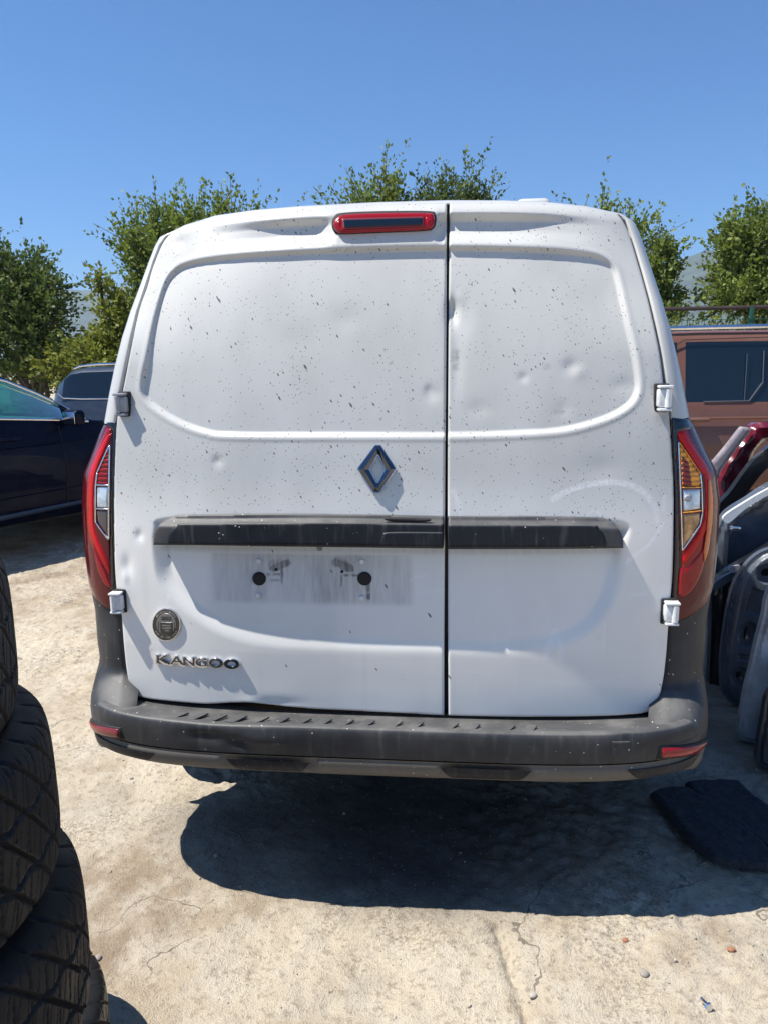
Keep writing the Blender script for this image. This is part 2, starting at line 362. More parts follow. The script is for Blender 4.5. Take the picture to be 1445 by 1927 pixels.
ed = np.minimum(np.minimum(gx-x0, x1-gx), np.minimum(gy-y0, y1-gy)); fz = smooth(ed, 0, .25)
gz = ground_h(gx.ravel(), gy.ravel())*fz.ravel()+(-.003)*(1-fz.ravel())
g = obj('ground', np.stack([gx.ravel(), gy.ravel(), gz], 1), gridfaces(ny, nx), M_CONC, None, True, {'shade_oil': gattr(gx.ravel(), gy.ravel())})
tag(g, 'pale tan broken concrete yard floor round the van', kind='structure')
B = 5000.
def flat(x, y): return (x, y, -.003)
vv = [flat(-B, -B), flat(B, -B), flat(B, B+1000), flat(-B, B+1000), flat(x0, y0), flat(x1, y0), flat(x1, y1), flat(x0, y1)]
go = obj('ground', vv, [(0, 1, 5, 4), (1, 2, 6, 5), (2, 3, 7, 6), (3, 0, 4, 7)], M_CONC, None, False)
tag(go, 'flat open ground running out to the hills', kind='structure')

# ================================================================== THE VAN
_zz = np.array([.45, .5, .68, .8, 1.0, 1.17, 1.36, 1.6, 1.75, 1.86, 1.95]); _yy = np.array([-.061, -.061, -.060, -.057, -.048, -.030, 0, .055, .102, .150, .195])
_pc = np.polyfit(_zz, _yy, 5)
def Yb(x, z):
    x = np.asarray(x, float); z = np.asarray(z, float)
    return np.polyval(_pc, z)+(.045+.13*smooth(z, 1.45, 1.86))*(np.abs(x)/.74)**3.5
def on(px, py, f=Yb, off=0.):
    y = 0.
    for _ in range(12): P = aty(px, py, y); y = float(f(P[0], P[2]))+off
    return aty(px, py, y)
def onl(pts, f=Yb, off=0.): return np.array([on(a, b, f, off) for a, b in pts])
def xz(pts, f=Yb, off=0.): P = onl(pts, f, off); return P[:, [0, 2]]

van = empty('delivery_van', (0, 0, 0))
tag(van, 'dented white panel van with mud specked rear doors, filling the middle of the yard', 'van')

L_OUT = [(322, 433), (322, 433), (345, 422), (400, 406), (470, 397), (560, 390), (700, 383), (840, 379), (840, 379)]
L_SEAM = [(839, 600), (837, 900), (835, 1200), (835, 1349), (835, 1349)]
L_BOT = [(700, 1342), (600, 1337), (540, 1333), (500, 1328.5), (468, 1324.5), (430, 1325), (385, 1327), (330, 1323), (275, 1317), (256, 1311), (244, 1297)]
L_SIDE = [(237, 1262), (232, 1210), (228, 1160), (221, 1125), (216, 1080), (214, 1000), (214, 920), (216, 850), (219, 795), (225, 755), (231, 732), (245, 660), (262, 580), (276, 540), (287, 502), (304, 460)]
R_OUT = [(845.5, 379), (845.5, 379), (950, 379), (1030, 381), (1100, 387), (1163, 399), (1163, 399)]
R_SIDE = [(1181, 432), (1198, 486), (1215, 546), (1232, 617), (1243, 674), (1250, 728), (1259, 775), (1265, 856), (1268, 918), (1268, 980), (1266, 1074), (1262, 1130), (1258, 1180), (1253, 1245), (1247, 1290), (1236, 1330), (1215, 1344)]
R_BOT = [(1164, 1349), (1035, 1352), (843, 1349.5), (843, 1349.5)]
R_SEAM = [(842.5, 1200), (842, 900), (843.5, 600)]
LD = crv(xz(L_OUT+L_SEAM+L_BOT+L_SIDE)); RD = crv(xz(R_OUT+R_SIDE+R_BOT+R_SEAM))
top_pts = xz([(322, 433), (345, 422), (400, 406), (470, 397), (560, 390), (700, 383), (842, 379), (950, 379), (1030, 381), (1100, 387), (1166, 399)])
def ztop(x): return np.interp(x, top_pts[:, 0], top_pts[:, 1])
STAMP = crv(xz([(267, 742), (266, 715), (276, 665), (291, 590), (308, 535), (326, 508), (356, 492), (430, 480), (600, 469), (720, 465), (842, 463), (1000, 466), (1085, 472), (1130, 481), (1155, 500), (1166, 530), (1181, 600), (1195, 660), (1203, 715), (1199, 745), (1180, 768), (1138, 790), (1060, 811), (960, 818), (842, 821), (600, 821), (430, 820), (385, 814), (335, 796), (285, 765)]), 5)
REC = crv(xz([(286, 1000), (287, 1060), (300, 1105), (345, 1155), (410, 1197), (500, 1222), (650, 1232), (840, 1236), (980, 1236), (1060, 1222), (1120, 1190), (1158, 1140), (1176, 1085), (1182, 1030), (1184, 985), (1100, 975), (800, 972), (500, 970), (310, 972)]), 5)
cz = xz([(250, 1213), (520, 1230), (700, 1234), (1000, 1240), (1240, 1235)])
def crease(x): return np.interp(x, cz[:, 0], cz[:, 1])
LX = xz([(600, 420), (640, 420), (815, 415), (835, 415)])[:, 0]; CX0, CX1 = xz([(410, 430), (1140, 430)])[:, 0]
DENTS = [(851, 583, .014, .034, .026), (862, 600, .03, .05, .008), (858, 560, .02, .02, -.004), (812, 742, .018, .018, .005), (806, 733, .01, .012, .003), (1075, 690, .020, .018, .006), (1090, 700, .02, .018, -.003), (1175, 725, .03, .02, .004), (262, 1008, .012, .015, .006), (240, 1065, .016, .03, .007), (236, 1085, .012, .02, -.005), (410, 868, .014, .014, .005), (340, 455, .02, .016, .006), (650, 600, .04, .03, .003), (520, 1326, .07, .018, .005), (470, 1322, .03, .015, -.003), (855, 690, .02, .08, .006), (1140, 560, .05, .05, .004), (560, 640, .06, .04, .003), (985, 710, .012, .012, .004), (640, 415, .02, .03, .006), (1060, 770, .02, .02, .003), (900, 770, .03, .02, .003), (505, 445, .05, .02, .004), (1130, 880, .05, .03, .003)]
DENTS = [(*xz([(a, b)])[0], c, d, e) for a, b, c, d, e in DENTS]
def Ydoor(x, z, sd=None, base=False):
    y = Yb(x, z)
    s = ztop(x)-z
    y = y+.014*np.clip(1-s/.03, 0, 1)**2
    cove = (.5*smooth(s, .028, .052)+.5*np.clip((s-.03)/.02, 0, 1))*(1-smooth(s, .070, .115))
    mx = smooth(x, CX0-.05, CX0+.26)*(1-smooth(x, CX1-.30, CX1+.03))
    bulge = smooth(x, LX[0]-.01, LX[1])*(1-smooth(x, LX[2], LX[3]))
    y = y+.025*cove*mx*(1-bulge)-.004*bulge*smooth(s, .0, .03)*(1-smooth(s, .10, .13))
    q = np.stack([x, z], 1)
    st, _ = sdpoly(q, STAMP)
    # recess: the lip round it stands a touch proud
    y = y+.013*(.5*smooth(st, -.001, .0105)+.5*np.clip((st+.0005)/.0105, 0, 1))-.0015*np.exp(-((st+.007)/.006)**2)
    rc, _ = sdpoly(q, REC); zc = crease(x)
    zb = 1.03; ramp = np.clip((z-zc)/(zb-zc), 0, 1)
    y = y+smooth(rc, 0, .05)*(.003+.025*ramp)*smooth(z, zc-.004, zc+.03)
    y = y+np.where(z < zc, (zc-z)*.025, 0)
    for a, b, c, d, e in DENTS: y = y+.62*e*np.exp(-((x-a)/c)**2-((z-b)/d)**2)
    return y
def Yd1(x, z): return float(Ydoor(np.array([x]), np.array([z]))[0])
def doorattr(x, z):
    q = np.stack([x, z], 1)
    def bxm(p0, p1, f=.012):
        a = xz([p0, p1]); xa, xb = a[0, 0], a[1, 0]; za, zb_ = a[1, 1], a[0, 1]
        return smooth(x, xa-f, xa+f)*(1-smooth(x, xb-f, xb+f))*smooth(z, za-f, za+f)*(1-smooth(z, zb_-f*.3, zb_+f*.3))
    n = fbm(x*30, z*6, 4, 3); n2 = fbm(x*60, z*60, 3, 8)
    d = bxm((395, 1044), (775, 1142), .010)*(.20+.22*np.clip(.5+n, 0, 1))
    d = d+bxm((300, 1028), (1165, 1046), .008)*.28
    core = bxm((470, 1045), (715, 1135), .02)*.16*np.clip(.6+n, 0, 1); d = d+core
    def bl(px, py, rx, ry, a, tilt=0.):
        c = xz([(px, py)])[0]; dx = x-c[0]; dz = z-c[1]; u = dx+tilt*dz; v = dz-tilt*dx
        return a*np.clip(np.exp(-(u/rx)**4-(v/ry)**4)*(1+n2*1.4), 0, 1)
    for b in [(524, 1068, .030, .0095, 3.5, .45), (516, 1066, .04, .018, .7, .4), (643, 1068, .030, .011, 3.5, -.35), (640, 1064, .042, .018, .7, -.2), (510, 1084, .026, .004, 1.2), (512, 1096, .022, .004, 1.0), (662, 1086, .028, .004, 1.2), (655, 1100, .03, .003, .45), (528, 1090, .0035, .026, 1.3), (640, 1092, .0035, .026, 1.3), (472, 1092, .008, .018, .55), (692, 1112, .006, .026, 1.5), (690, 1106, .013, .012, .5), (488, 1092, .026, .024, .35), (686, 1092, .026, .024, .35), (590, 1052, .014, .012, .35), (490, 1055, .012, .012, .5), (681, 1056, .012, .012, .5), (598, 1036, .007, .006, 2.), (486, 1123, .011, .011, .5), (681, 1126, .011, .011, .4), (1052, 776, .014, .006, .5), (735, 683, .006, .003, .6, .6)]:
        d = np.maximum(d, bl(*b))
    # rust and grime at hinges and bar ends
    for b in [(1248, 790, .02, .014, .3), (855, 668, .010, .016, .55), (857, 690, .008, .010, .5), (1030, 690, .01, .008, .25)]: d = np.maximum(d, bl(*b))
    sc = np.zeros_like(x)
    def line(pts, wd, a):
        p = crv(xz(pts), 5, False); dm = np.full(len(x), 9.)
        for i in range(len(p)-1):
            A = p[i]; Bq = p[i+1]; e = Bq-A; t = np.clip(((q-A)@e)/(e@e), 0, 1); dm = np.minimum(dm, np.hypot(*(q-A-t[:, None]*e).T))
        return a*(1-smooth(dm, wd*.5, wd))
    for ln in [([(1040, 940), (1065, 925), (1105, 912), (1160, 908), (1205, 922), (1232, 955), (1236, 980)], .010, .55), ([(1178, 1060), (1190, 1048), (1215, 1030), (1232, 1010), (1247, 985)], .0055, .8), ([(1105, 970), (1118, 960), (1130, 970)], .004, .45), ([(1250, 935), (1248, 960)], .006, .5), ([(852, 925), (862, 950), (866, 975)], .009, .35), ([(1185, 1120), (1215, 1118)], .006, .3), ([(1138, 1172), (1136, 1225)], .004, .35), ([(305, 1135), (296, 1152), (285, 1165), (278, 1185)], .012, .3), ([(318, 1120), (312, 1135)], .006, .6), ([(1026, 1238), (1038, 1202), (1046, 1190)], .012, .55), ([(1046, 1195), (1054, 1215), (1052, 1240)], .010, .5), ([(880, 1230), (892, 1226)], .006, .3), ([(930, 1195), (930, 1235)], .012, .22), ([(960, 1190), (985, 1192)], .01, .2), ([(870, 1262), (1000, 1278), (1090, 1285), (1175, 1272)], .0025, .35), ([(770, 1095), (800, 1085)], .006, .3), ([(785, 1120), (840, 1112)], .004, .3)]:  # scuffs, and letter-like pale strokes low on the right door
        sc = np.maximum(sc, line(*ln))
    return {'dirt': np.clip(d, 0, 1), 'scuff': np.clip(sc, 0, 1)}
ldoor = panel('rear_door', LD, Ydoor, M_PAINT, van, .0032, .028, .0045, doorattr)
ldoor['label'] = 'wide left rear door with stained plate recess and diamond badge'
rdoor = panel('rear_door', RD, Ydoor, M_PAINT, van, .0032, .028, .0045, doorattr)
rdoor['label'] = 'narrow right rear door with crumpled edge and white scuffs'
# dark seal behind the gaps
HULL = crv(xz([(318, 431), (400, 403), (560, 387), (842, 376), (1030, 378), (1168, 397)]+[(a+7, b) for a, b in R_SIDE[:-2]]+[(1240, 1340), (1164, 1352), (842, 1352), (600, 1340), (300, 1322), (246, 1312)]+[(a-7, b) for a, b in L_SIDE]), 3)
panel('door_seal', HULL, lambda x, z, sd: Yb(x, z)+.034, M_RUB, van, .02, .03, 0)

# -- side tables (door edge and outermost body line, by height)
DE = {}
for s, pts in ((-1, [(a-3, b) for a, b in L_SIDE]+[(319, 434)]), (1, [(1170, 400)]+[(a+3.5, b) for a, b in R_SIDE[:-2]])):
    P = xz(pts); P[:, 0] = np.abs(P[:, 0]); P = P[P[:, 1].argsort()]; DE[s] = P
XO = np.array([(.30, .80), (.34, .845), (.38, .865), (.43, .884), (.483, .889), (.53, .884), (.59, .879), (.65, .883), (.75, .880), (.83, .888), (.95, .895), (1.067, .896), (1.15, .882), (1.24, .832), (1.295, .804), (1.37, .789), (1.445, .773), (1.6, .741), (1.745, .706), (1.80, .690), (1.83, .668), (1.85, .64)])
def xo(z): return np.interp(z, XO[:, 0], XO[:, 1])
def xob(z): return np.where(np.asarray(z) < 1.15, np.maximum(xo(z), .890), xo(z)+.0)   # whole-body side, smoother
def xi(s, z): return np.interp(z, DE[s][:, 1], DE[s][:, 0])
def ry(z): return np.interp(z, [.45, .55, .8, 1.05, 1.2, 1.3, 1.6, 1.85], [.18, .16, .145, .15, .13, .11, .13, .12])
def corner(s, t, z, off=0., yin=None):
    """point on the rear quarter: t 0 at the door edge .. pi/2 at the side"""
    a = xi(s, z)+.001; b = xo(z); y_ = (Yb(a, z)+.006 if yin is None else yin)
    st = np.sin(t)
    return (s*(a+(b-a)*st+off*st), y_+ry(z)*(1-np.cos(t))-off*np.cos(t), z)
def Yc(x, z):
    s = 1 if x > 0 else -1
    a = float(xi(s, z))+.001; b = float(xo(z)); r = min(max((abs(x)-a)/(b-a), 0), .985)
    return float(Yb(a, z)+.006+ry(z)*(1-math.sqrt(1-r*r)))
def YcA(x, z, off): return np.array([Yc(a, b) for a, b in zip(x, z)])-off
T = np.linspace(0, math.pi/2, 15)
for s in (-1, 1):
    # tail lamp housing: rows from the bottom (slanted) to the top
    zb0 = .772; rows = []
    for v in np.linspace(0, 1, 34):
        row = [(s*(float(xi(s, zb0))+.003), Yb(xi(s, zb0), .9)+.05, zb0+(1.292-zb0)*v)]
        for t in T:
            z = (zb0+.062*math.sin(t)**1.6)*(1-v)+1.292*v
            row.append(corner(s, t, z, .004*math.sin(min(1, v*12)*math.pi/2)*math.sin(min(1, (1-v)*14)*math.pi/2)))
        x_, y_, z_ = row[-1]
        for dy in (.05, .12): row.append((x_-s*.004*dy, y_+dy*(1-abs(v-.5)*.9), z_))
        rows.append(row)
    lamp = loft('tail_lamp', rows, M_REDD, van)
    def lp(name, pts, m, off, rnd=.0015, rim=.004, h=.004, label=None, sharp=True, extra=None):
        if sharp: poly = xz(pts, Yc, -off); poly = np.concatenate([poly[i]+(poly[(i+1) % len(poly)]-poly[i])*np.linspace(0, 1, 6)[:-1, None] for i in range(len(poly))])
        else: poly = crv(xz(pts, Yc, -off), 5)
        f = lambda x, z, sd: YcA(x, z, off)+(extra(x, z, sd) if extra else 0)
        return panel(name, poly, f, m, lamp, h, rim, rnd)
    rib = lambda x, z, sd: .0022*np.sin(z*2*math.pi/.0125)
    if s < 0:
        lamp['label'] = 'left red tail lamp'
        lp('inner_trim', [(199, 795), (219, 794), (215, 861), (214, 944), (218, 1110), (207, 1111), (208, 944), (210, 861), (212, 812)], M_GLOSSBLK, .0065, .002)
        lp('red_band', [(200, 806), (211, 806), (205, 828), (190, 866), (184, 888), (180, 917), (180, 985), (184, 1005), (208, 1058), (209, 1092), (185, 1052), (166, 1015), (162, 985), (162, 920), (166, 884), (178, 852)], M_RED, .0055, .004, .006, .0035)
        lp('light_guide', [(201, 818), (210, 815), (204, 832), (188, 868), (180, 890), (176, 917), (176, 985), (180, 1005), (204, 1060), (208, 1075), (203, 1072), (180, 1034), (170, 1008), (166, 985), (166, 917), (171, 880), (186, 845)], M_REDB, .008, .004, .006, .0035)
        lp('reflector_cell', [(203, 842), (206, 842), (203, 910), (183, 910), (184, 893)], M_RED, .007, .001, .004, .0025, extra=rib)
        lp('reversing_bulb_cell', [(182, 916), (203, 916), (203, 955), (182, 955)], M_CLR, .007, .002, .004, .003)
        lp('smoked_cell', [(181, 961), (203, 961), (203, 1010), (184, 983)], M_SMK, .007, .002, .004, .003)
        for a, b in (((181, 912.5), (204, 913)), ((180, 957), (204, 958)), ((206, 838), (204, 1014)), ((205, 838), (182, 890)), ((182, 890), (179, 917)), ((179, 917), (179, 982)), ((179, 982), (204, 1016))):
            A = np.array(a, float); Bp = np.array(b, float); d_ = (Bp-A)/np.hypot(*(Bp-A)); nn_ = np.array([-d_[1], d_[0]])*1.1
            lp('chrome_bead', [A-nn_, Bp-nn_, Bp+nn_, A+nn_], M_CHR, .0095, .0005, .003, .002)
        lp('lower_lens', [(174, 1018), (186, 1048), (202, 1082), (212, 1108), (196, 1102), (184, 1078), (177, 1050)], M_RED, .008, .006, .004, .004, sharp=False)
    else:
        lamp['label'] = 'right red and amber tail lamp'
        lp('inner_trim', [(1265, 786), (1297, 789), (1302, 806), (1276, 812), (1274, 861), (1277, 944), (1280, 1050), (1274, 1127), (1266, 1129), (1270, 1050), (1271, 944), (1268, 861)], M_GLOSSBLK, .0065, .002)
        lp('red_band', [(1271, 803), (1292, 805), (1306, 830), (1336, 868), (1346, 890), (1350, 925), (1348, 970), (1341, 1002), (1325, 1042), (1292, 1094), (1278, 1100), (1283, 1040), (1312, 1005), (1325, 975), (1326, 925), (1322, 893), (1276, 826)], M_RED, .0055, .004, .006, .0035)
        lp('light_guide', [(1272, 812), (1289, 812), (1300, 832), (1330, 873), (1338, 890), (1342, 925), (1340, 965), (1336, 985), (1320, 1018), (1290, 1062), (1284, 1058), (1286, 1040), (1312, 1005), (1325, 975), (1328, 930), (1325, 893), (1318, 888), (1278, 828)], M_REDB, .008, .004, .006, .0035)
        lp('orange_strip', [(1333, 900), (1339, 905), (1343, 940), (1341, 985), (1334, 1035), (1326, 1060), (1324, 1040), (1330, 1000), (1333, 960)], M_ORG, .0125, .002, .004, .003)
        lp('reflector_cell', [(1279, 838), (1284, 842), (1317, 893), (1318, 914), (1283, 915)], M_AMB, .007, .001, .004, .0025, extra=rib)
        lp('reflector_shade', [(1284, 858), (1296, 872), (1302, 914), (1285, 915)], M_REDM, .0095, .001, .002, .003, extra=rib)
        lp('reversing_bulb_cell', [(1285, 921), (1318, 920), (1318, 958), (1286, 962)], M_CLR, .007, .002, .004, .003)
        lp('smoked_cell', [(1286, 968), (1318, 965), (1317, 985), (1285, 1032)], M_CLA, .007, .002, .004, .003)
        lp('bulb', [(1290, 932), (1300, 930), (1303, 938), (1299, 945), (1290, 944), (1287, 938)], M_GREYH, .010, .004, .004, .002, sharp=False)
        for a, b in (((1284, 917.5), (1320, 917)), ((1285, 965), (1320, 961)), ((1277, 832), (1284, 1036)), ((1278, 832), (1318, 891)), ((1318, 891), (1321, 918)), ((1321, 918), (1322, 965)), ((1322, 965), (1318, 987)), ((1318, 987), (1284, 1036))):
            A = np.array(a, float); Bp = np.array(b, float); d_ = (Bp-A)/np.hypot(*(Bp-A)); nn_ = np.array([-d_[1], d_[0]])*1.1
            lp('chrome_bead', [A-nn_, Bp-nn_, Bp+nn_, A+nn_], M_CHR if b[0]-a[0] < 35 else M_AMB, .0095, .0005, .003, .002)
        lp('lower_lens', [(1279, 1072), (1292, 1068), (1325, 1030), (1326, 1062), (1314, 1095), (1298, 1118), (1277, 1122)], M_RED, .008, .006, .004, .004, sharp=False)
    # dark plastic corner tower below the lamp, flowing into the bumper
    th = np.linspace(0, math.pi/2, 3000); Xb_ = (.893-.0012)*np.sin(th)**(2/4.8); Yb_ = .42-(.620-.0012)*np.cos(th)**(2/4.8); k_ = (Xb_ > .705) & (Yb_ < .27); Xb_, Yb_ = Xb_[k_], Yb_[k_]
    la = np.concatenate([[0], np.cumsum(np.hypot(np.diff(Xb_), np.diff(Yb_)))]); la /= la[-1]
    rows = []
    for v in np.linspace(0, 1, 40):
        row = []; z0_ = .462+(.768-.462)*v; wgt = float(1-smooth(z0_, .498, .60))**1.1
        a = float(xi(s, max(z0_, .56))); yin = float(Yb(a, max(z0_, .5)))+.012
        for q in range(-1, 19):
            qq = max(q, 0)/14; t = min(qq, 1)*math.pi/2; z = z0_+.062*math.sin(t)**1.6*v
            X, Y_, Z_ = corner(s, t, max(z, .56), 0., yin); Z_ = z
            if qq > 1: Y_ += (qq-1)*.45; Z_ += 0
            f = min(1, max(q, 0)/18*1.0); Xp = float(np.interp(f, la, Xb_)); Yp = float(np.interp(f, la, Yb_))
            X2 = s*(abs(X)*(1-wgt)+Xp*wgt); Y2 = Y_*(1-wgt)+Yp*wgt
            if q == -1: X2 -= s*.02; Y2 += .06
            row.append((X2, Y2, Z_))
        rows.append(row)
    loft('corner_trim', rows, M_PLA, van)
    # dark channel between door and corner trim
# -- upper body: pillars and roof ring
IN = []
for z in (1.295, 1.37, 1.45, 1.53, 1.6, 1.68, 1.745, 1.79, 1.815):
    IN.append((-1, float(xi(-1, z)), z))
tp = [p for p in top_pts]
innr = []; outr = []
for s, a, z in IN:
    innr.append((-(a+.002), float(Yb(a, z))+.004, z)); outr.append((-float(xo(z)), float(Yb(a, z))+.004+float(ry(z)), z+.002))
for p in tp[0:]:
    x_, z_ = p; innr.append((x_, float(Yb(x_, z_))+.018, z_-.002)); k = abs(x_)/.65
    outr.append((x_*(1+.04*k**3), float(Yb(x_, z_))+.20-.06*k**4, z_+.022*(1-k**4)+.004))
for z in (1.815, 1.79, 1.745, 1.68, 1.6, 1.53, 1.45, 1.37, 1.295):
    a = float(xi(1, z)); innr.append((a+.002, float(Yb(a, z))+.004, z)); outr.append((float(xo(z)), float(Yb(a, z))+.004+float(ry(z)), z+.002))
innr = np.array(innr); outr = np.array(outr); rings = [innr+np.array([0, .05, 0])*1.0]
for t in T:
    st, ct = math.sin(t), math.cos(t); r = innr.copy()
    r[:, 0] = innr[:, 0]+(outr[:, 0]-innr[:, 0])*st; r[:, 2] = innr[:, 2]+(outr[:, 2]-innr[:, 2])*st; r[:, 1] = innr[:, 1]+(outr[:, 1]-innr[:, 1])*(1-ct); rings.append(r)
# main shell forward
upper_n = len(innr)
lowz = [.30, .42, .55, .7, .85, 1.0, 1.1, 1.2]
def section(y, base):
    r = []
    for z in lowz: r.append((-float(xob(z)), y, z))
    r += [tuple(p) for p in base]
    for z in lowz[::-1]: r.append((float(xob(z)), y, z))
    return np.array(r)
body = []
bl_ = rings[-1]
first = section(.33, bl_); first[:8, 1] = .27; first[-8:, 1] = .27
body.append(first)
WA = (.72, 3.55)
def zarch(y):
    z = .27
    for c in WA:
        if abs(y-c) < .46: z = max(z, math.sqrt(.46**2-(y-c)**2)+.27)
    return z
ys = [.34, .345, .36, .38, .41, .45, .52, .6, .7, .78, .84, .9, .98, 1.08, 1.16, 1.21, 1.23, 1.4, 1.8, 2.2, 2.6, 2.85, 3.0, 3.15, 3.17, 3.22, 3.3, 3.45, 3.55, 3.65, 3.8, 3.88, 3.93, 3.95, 4.1, 4.22, 4.3]
for y in ys:
    b2 = bl_.copy(); b2[:, 1] = y
    b2[:, 2] += .02*smooth(y, .3, 1.0)
    ztp = np.interp(y, [0, 2.3, 2.7, 3.2, 3.55, 4.0, 4.2, 4.3], [1.91, 1.91, 1.86, 1.45, 1.20, 1.08, .95, .75]); wf = np.interp(y, [0, 2.6, 3.6, 4.1, 4.3], [1, 1, .97, .90, .78])
    sec = section(y, b2)
    zc_ = sec[:, 2]; za = zarch(y)
    sec[:, 2] = za+(zc_-.30)*((ztp-za)/(1.91-.30))
    sec[:, 0] *= wf
    # keep sides upright where the roof comes down
    if y > 2.6: kx = np.interp(sec[:, 2], [0, 1.0, 1.9], [.91, .89, .66]); sec[:, 0] = np.sign(sec[:, 0])*np.minimum(np.abs(sec[:, 0])*1.25, kx*wf)
    body.append(sec)
allr = []
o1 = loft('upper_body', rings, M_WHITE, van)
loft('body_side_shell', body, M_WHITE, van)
bm = bmesh.new(); bx(bm, (0, 2.3, .36), (1.66, 3.7, .12)); bx(bm, (0, .55, .42), (1.5, .8, .10)); bx(bm, (-.735, .19, .60), (.19, .17, .36)); bx(bm, (.735, .19, .60), (.19, .17, .36)); bobj('underbody', bm, M_BLK, van, False)
for s_ in (-1, 1): bm = bmesh.new(); bx(bm, (s_*.775, .275, .40), (.17, .008, .25), .003); bobj('shadow_flap', bm, M_RUB, van)  # hidden flaps added to square off the van's ground shadow
bm = bmesh.new(); tube(bm, [(-.72, .72, .32), (.72, .72, .32)], .045, 12); bobj('rear_axle', bm, M_BLK, van)
bm = bmesh.new(); tube(bm, [(-.25, .30, .33), (.25, .30, .33)], .085, 16); tube(bm, [(.25, .30, .33), (.45, .25, .33), (.50, .02, .31)], .024, 10); bobj('exhaust', bm, M_SCX, van)
# cab glass
for s in (-1, 1):
    bm = bmesh.new(); q = [(s*.872, 2.35, 1.16), (s*.872, 3.2, 1.12), (s*.80, 2.95, 1.45), (s*.735, 2.4, 1.66)]
    vs = [bm.verts.new((x+s*.02, y, z)) for x, y, z in q]; bm.faces.new(vs); bobj('side_window', bm, M_DGL, van, False)
bm = bmesh.new(); bm.faces.new([bm.verts.new(v) for v in ((-.72, 3.42, 1.30), (.72, 3.42, 1.30), (.60, 2.76, 1.85), (-.60, 2.76, 1.85))]); bobj('windscreen', bm, M_DGL, van, False)
def wheel(parent, c, r=.325, wdt=.2, ax='x', m=M_TYREFAR, name='wheel'):
    prof = [(-.5, .62), (-.5, .80), (-.46, .93), (-.36, .985), (0, 1), (.36, .985), (.46, .93), (.5, .80), (.5, .62), (.3, .60), (-.3, .60)]
    N = 40; V = []
    for k in range(N):
        a = 2*math.pi*k/N
        for u, q in prof: V.append((c[0]+u*wdt, c[1]+q*r*math.cos(a), c[2]+q*r*math.sin(a)))
    V = np.array(V).reshape(N, len(prof), 3); V = np.concatenate([V, V[:1]])
    nr, nc = V.shape[:2]; w_ = obj(name, V.reshape(-1, 3), gridfaces(nr, nc, True), m, parent)
    bm = bmesh.new(); tube(bm, [(c[0]-.3*wdt, c[1], c[2]), (c[0]+.42*wdt, c[1], c[2])], .61*r, 24); bobj('rim', bm, M_RIM, w_)
    return w_
for s in (-1, 1):
    for y in WA: wheel(van, (s*.775, y, .325))
# roof aerial base seen just over the door edge
a_ = aty(1000, 379, .75); bm = bmesh.new(); bx(bm, (a_[0], .75, a_[2]-.066), (.115, .16, .13), .022, None, 3); bobj('roof_pod', bm, M_WHITE, van)

# -- bumper: superellipse plan swept through a height profile
def bump_pt(u, o, z):
    """u in -1..1 along the bumper, o = inward offset"""
    th = u*math.pi/2; n = 4.8; ca, sa = math.cos(th), math.sin(th)
    X = (.893-o)*math.copysign(abs(sa)**(2/n), sa); Y = .42-(.620-o)*abs(ca)**(2/n)
    return X, Y, z
U = np.concatenate([np.linspace(-1, -.86, 14)[:-1], np.linspace(-.86, .86, 150), np.linspace(.86, 1, 14)[1:]])
U = np.sin(np.linspace(-math.pi/2, math.pi/2, 181)); U = np.sign(U)*(1-(1-np.abs(U))**1.0)
uu = np.linspace(-1, 1, 361)
def bumper_section(a, b, prof, zfun, name, m, dents=True, xr=None):
    rows = []
    for o, z in prof:
        row = []
        for u in uu:
            # arc-length-ish: pick u so that x is uniform in the middle
            xx = u*.8929
            if abs(xx) < .80:
                n = 4.8; X = xx*(.893-o)/.893; Y = .42-(.620-o)*(1-(abs(xx)/.893)**n)**(1/n)
            else:
                f = (abs(xx)-.80)/.0929; y0_ = .42-.620*(1-(.80/.893)**4.8)**(1/4.8); yy = y0_+(.42-y0_)*f
                Xo = .893*(1-((.42-yy)/.620)**4.8)**(1/4.8) if yy < .42 else .893
                n_ = Vector((Xo/.893, (yy-.42)/.62, 0)); X = math.copysign(Xo-o*(.3+.7*f), xx); Y = yy+o*(1-f)*.9
            row.append((X, Y, zfun(z, X, o)))
        rows.append(row)
    R = np.array(rows)
    k = (R[0, :, 0] >= a-1e-6) & (R[0, :, 0] <= b+1e-6); R = R[:, k]
    return R[:, (R[0, :, 1] < .30)]
def zf(z, X, o):
    # corners lift at the bottom, droop slightly across
    lift = .035*smooth(abs(X), .60, .86)*smooth(.47-z, 0, .07)
    return z-.0*lift+0.0
BD = [(-.45, .50, .05, .012, .010), (-.36, .485, .03, .010, .012), (-.30, .50, .06, .02, -.008), (.62, .52, .02, .02, .004)]
def dentb(R):
    for a, b, c, d, e in BD: R[..., 1] += e*np.exp(-((R[..., 0]-a)/c)**2-((R[..., 2]-b)/d)**2)
    R[..., 2] += .0035*np.exp(-((R[..., 0]+.42)/.10)**2)*(R[..., 2] > .52)*-1
    return R
profF = [(.18, .500), (.165, .503), (.12, .508), (.08, .516), (.045, .527), (.022, .536), (.010, .537), (.004, .533), (.001, .525), (0, .513), (0, .50), (.001, .485), (.003, .470), (.005, .456)]
M_BUMP = M_PLA
bc = dentb(bumper_section(-.699, .692, profF, zf, '', None)); bo = loft('bumper_cover', bc, M_BUMP, van)
profC = [(.004, .500), (0, .495), (0, .485), (.001, .47), (.003, .456)]
for a, b in ((-.9, -.703), (.696, .9)):
    R = bumper_section(a, b, profC, zf, '', None); loft('bumper_corner', R, M_PLA, van)
def zl(z, X, o):
    return z+.030*smooth(abs(X), .55, .80)*smooth(.45-z, .0, .05)-.055*smooth(abs(X), .80, .893)*smooth(.45-z, .0, .05)
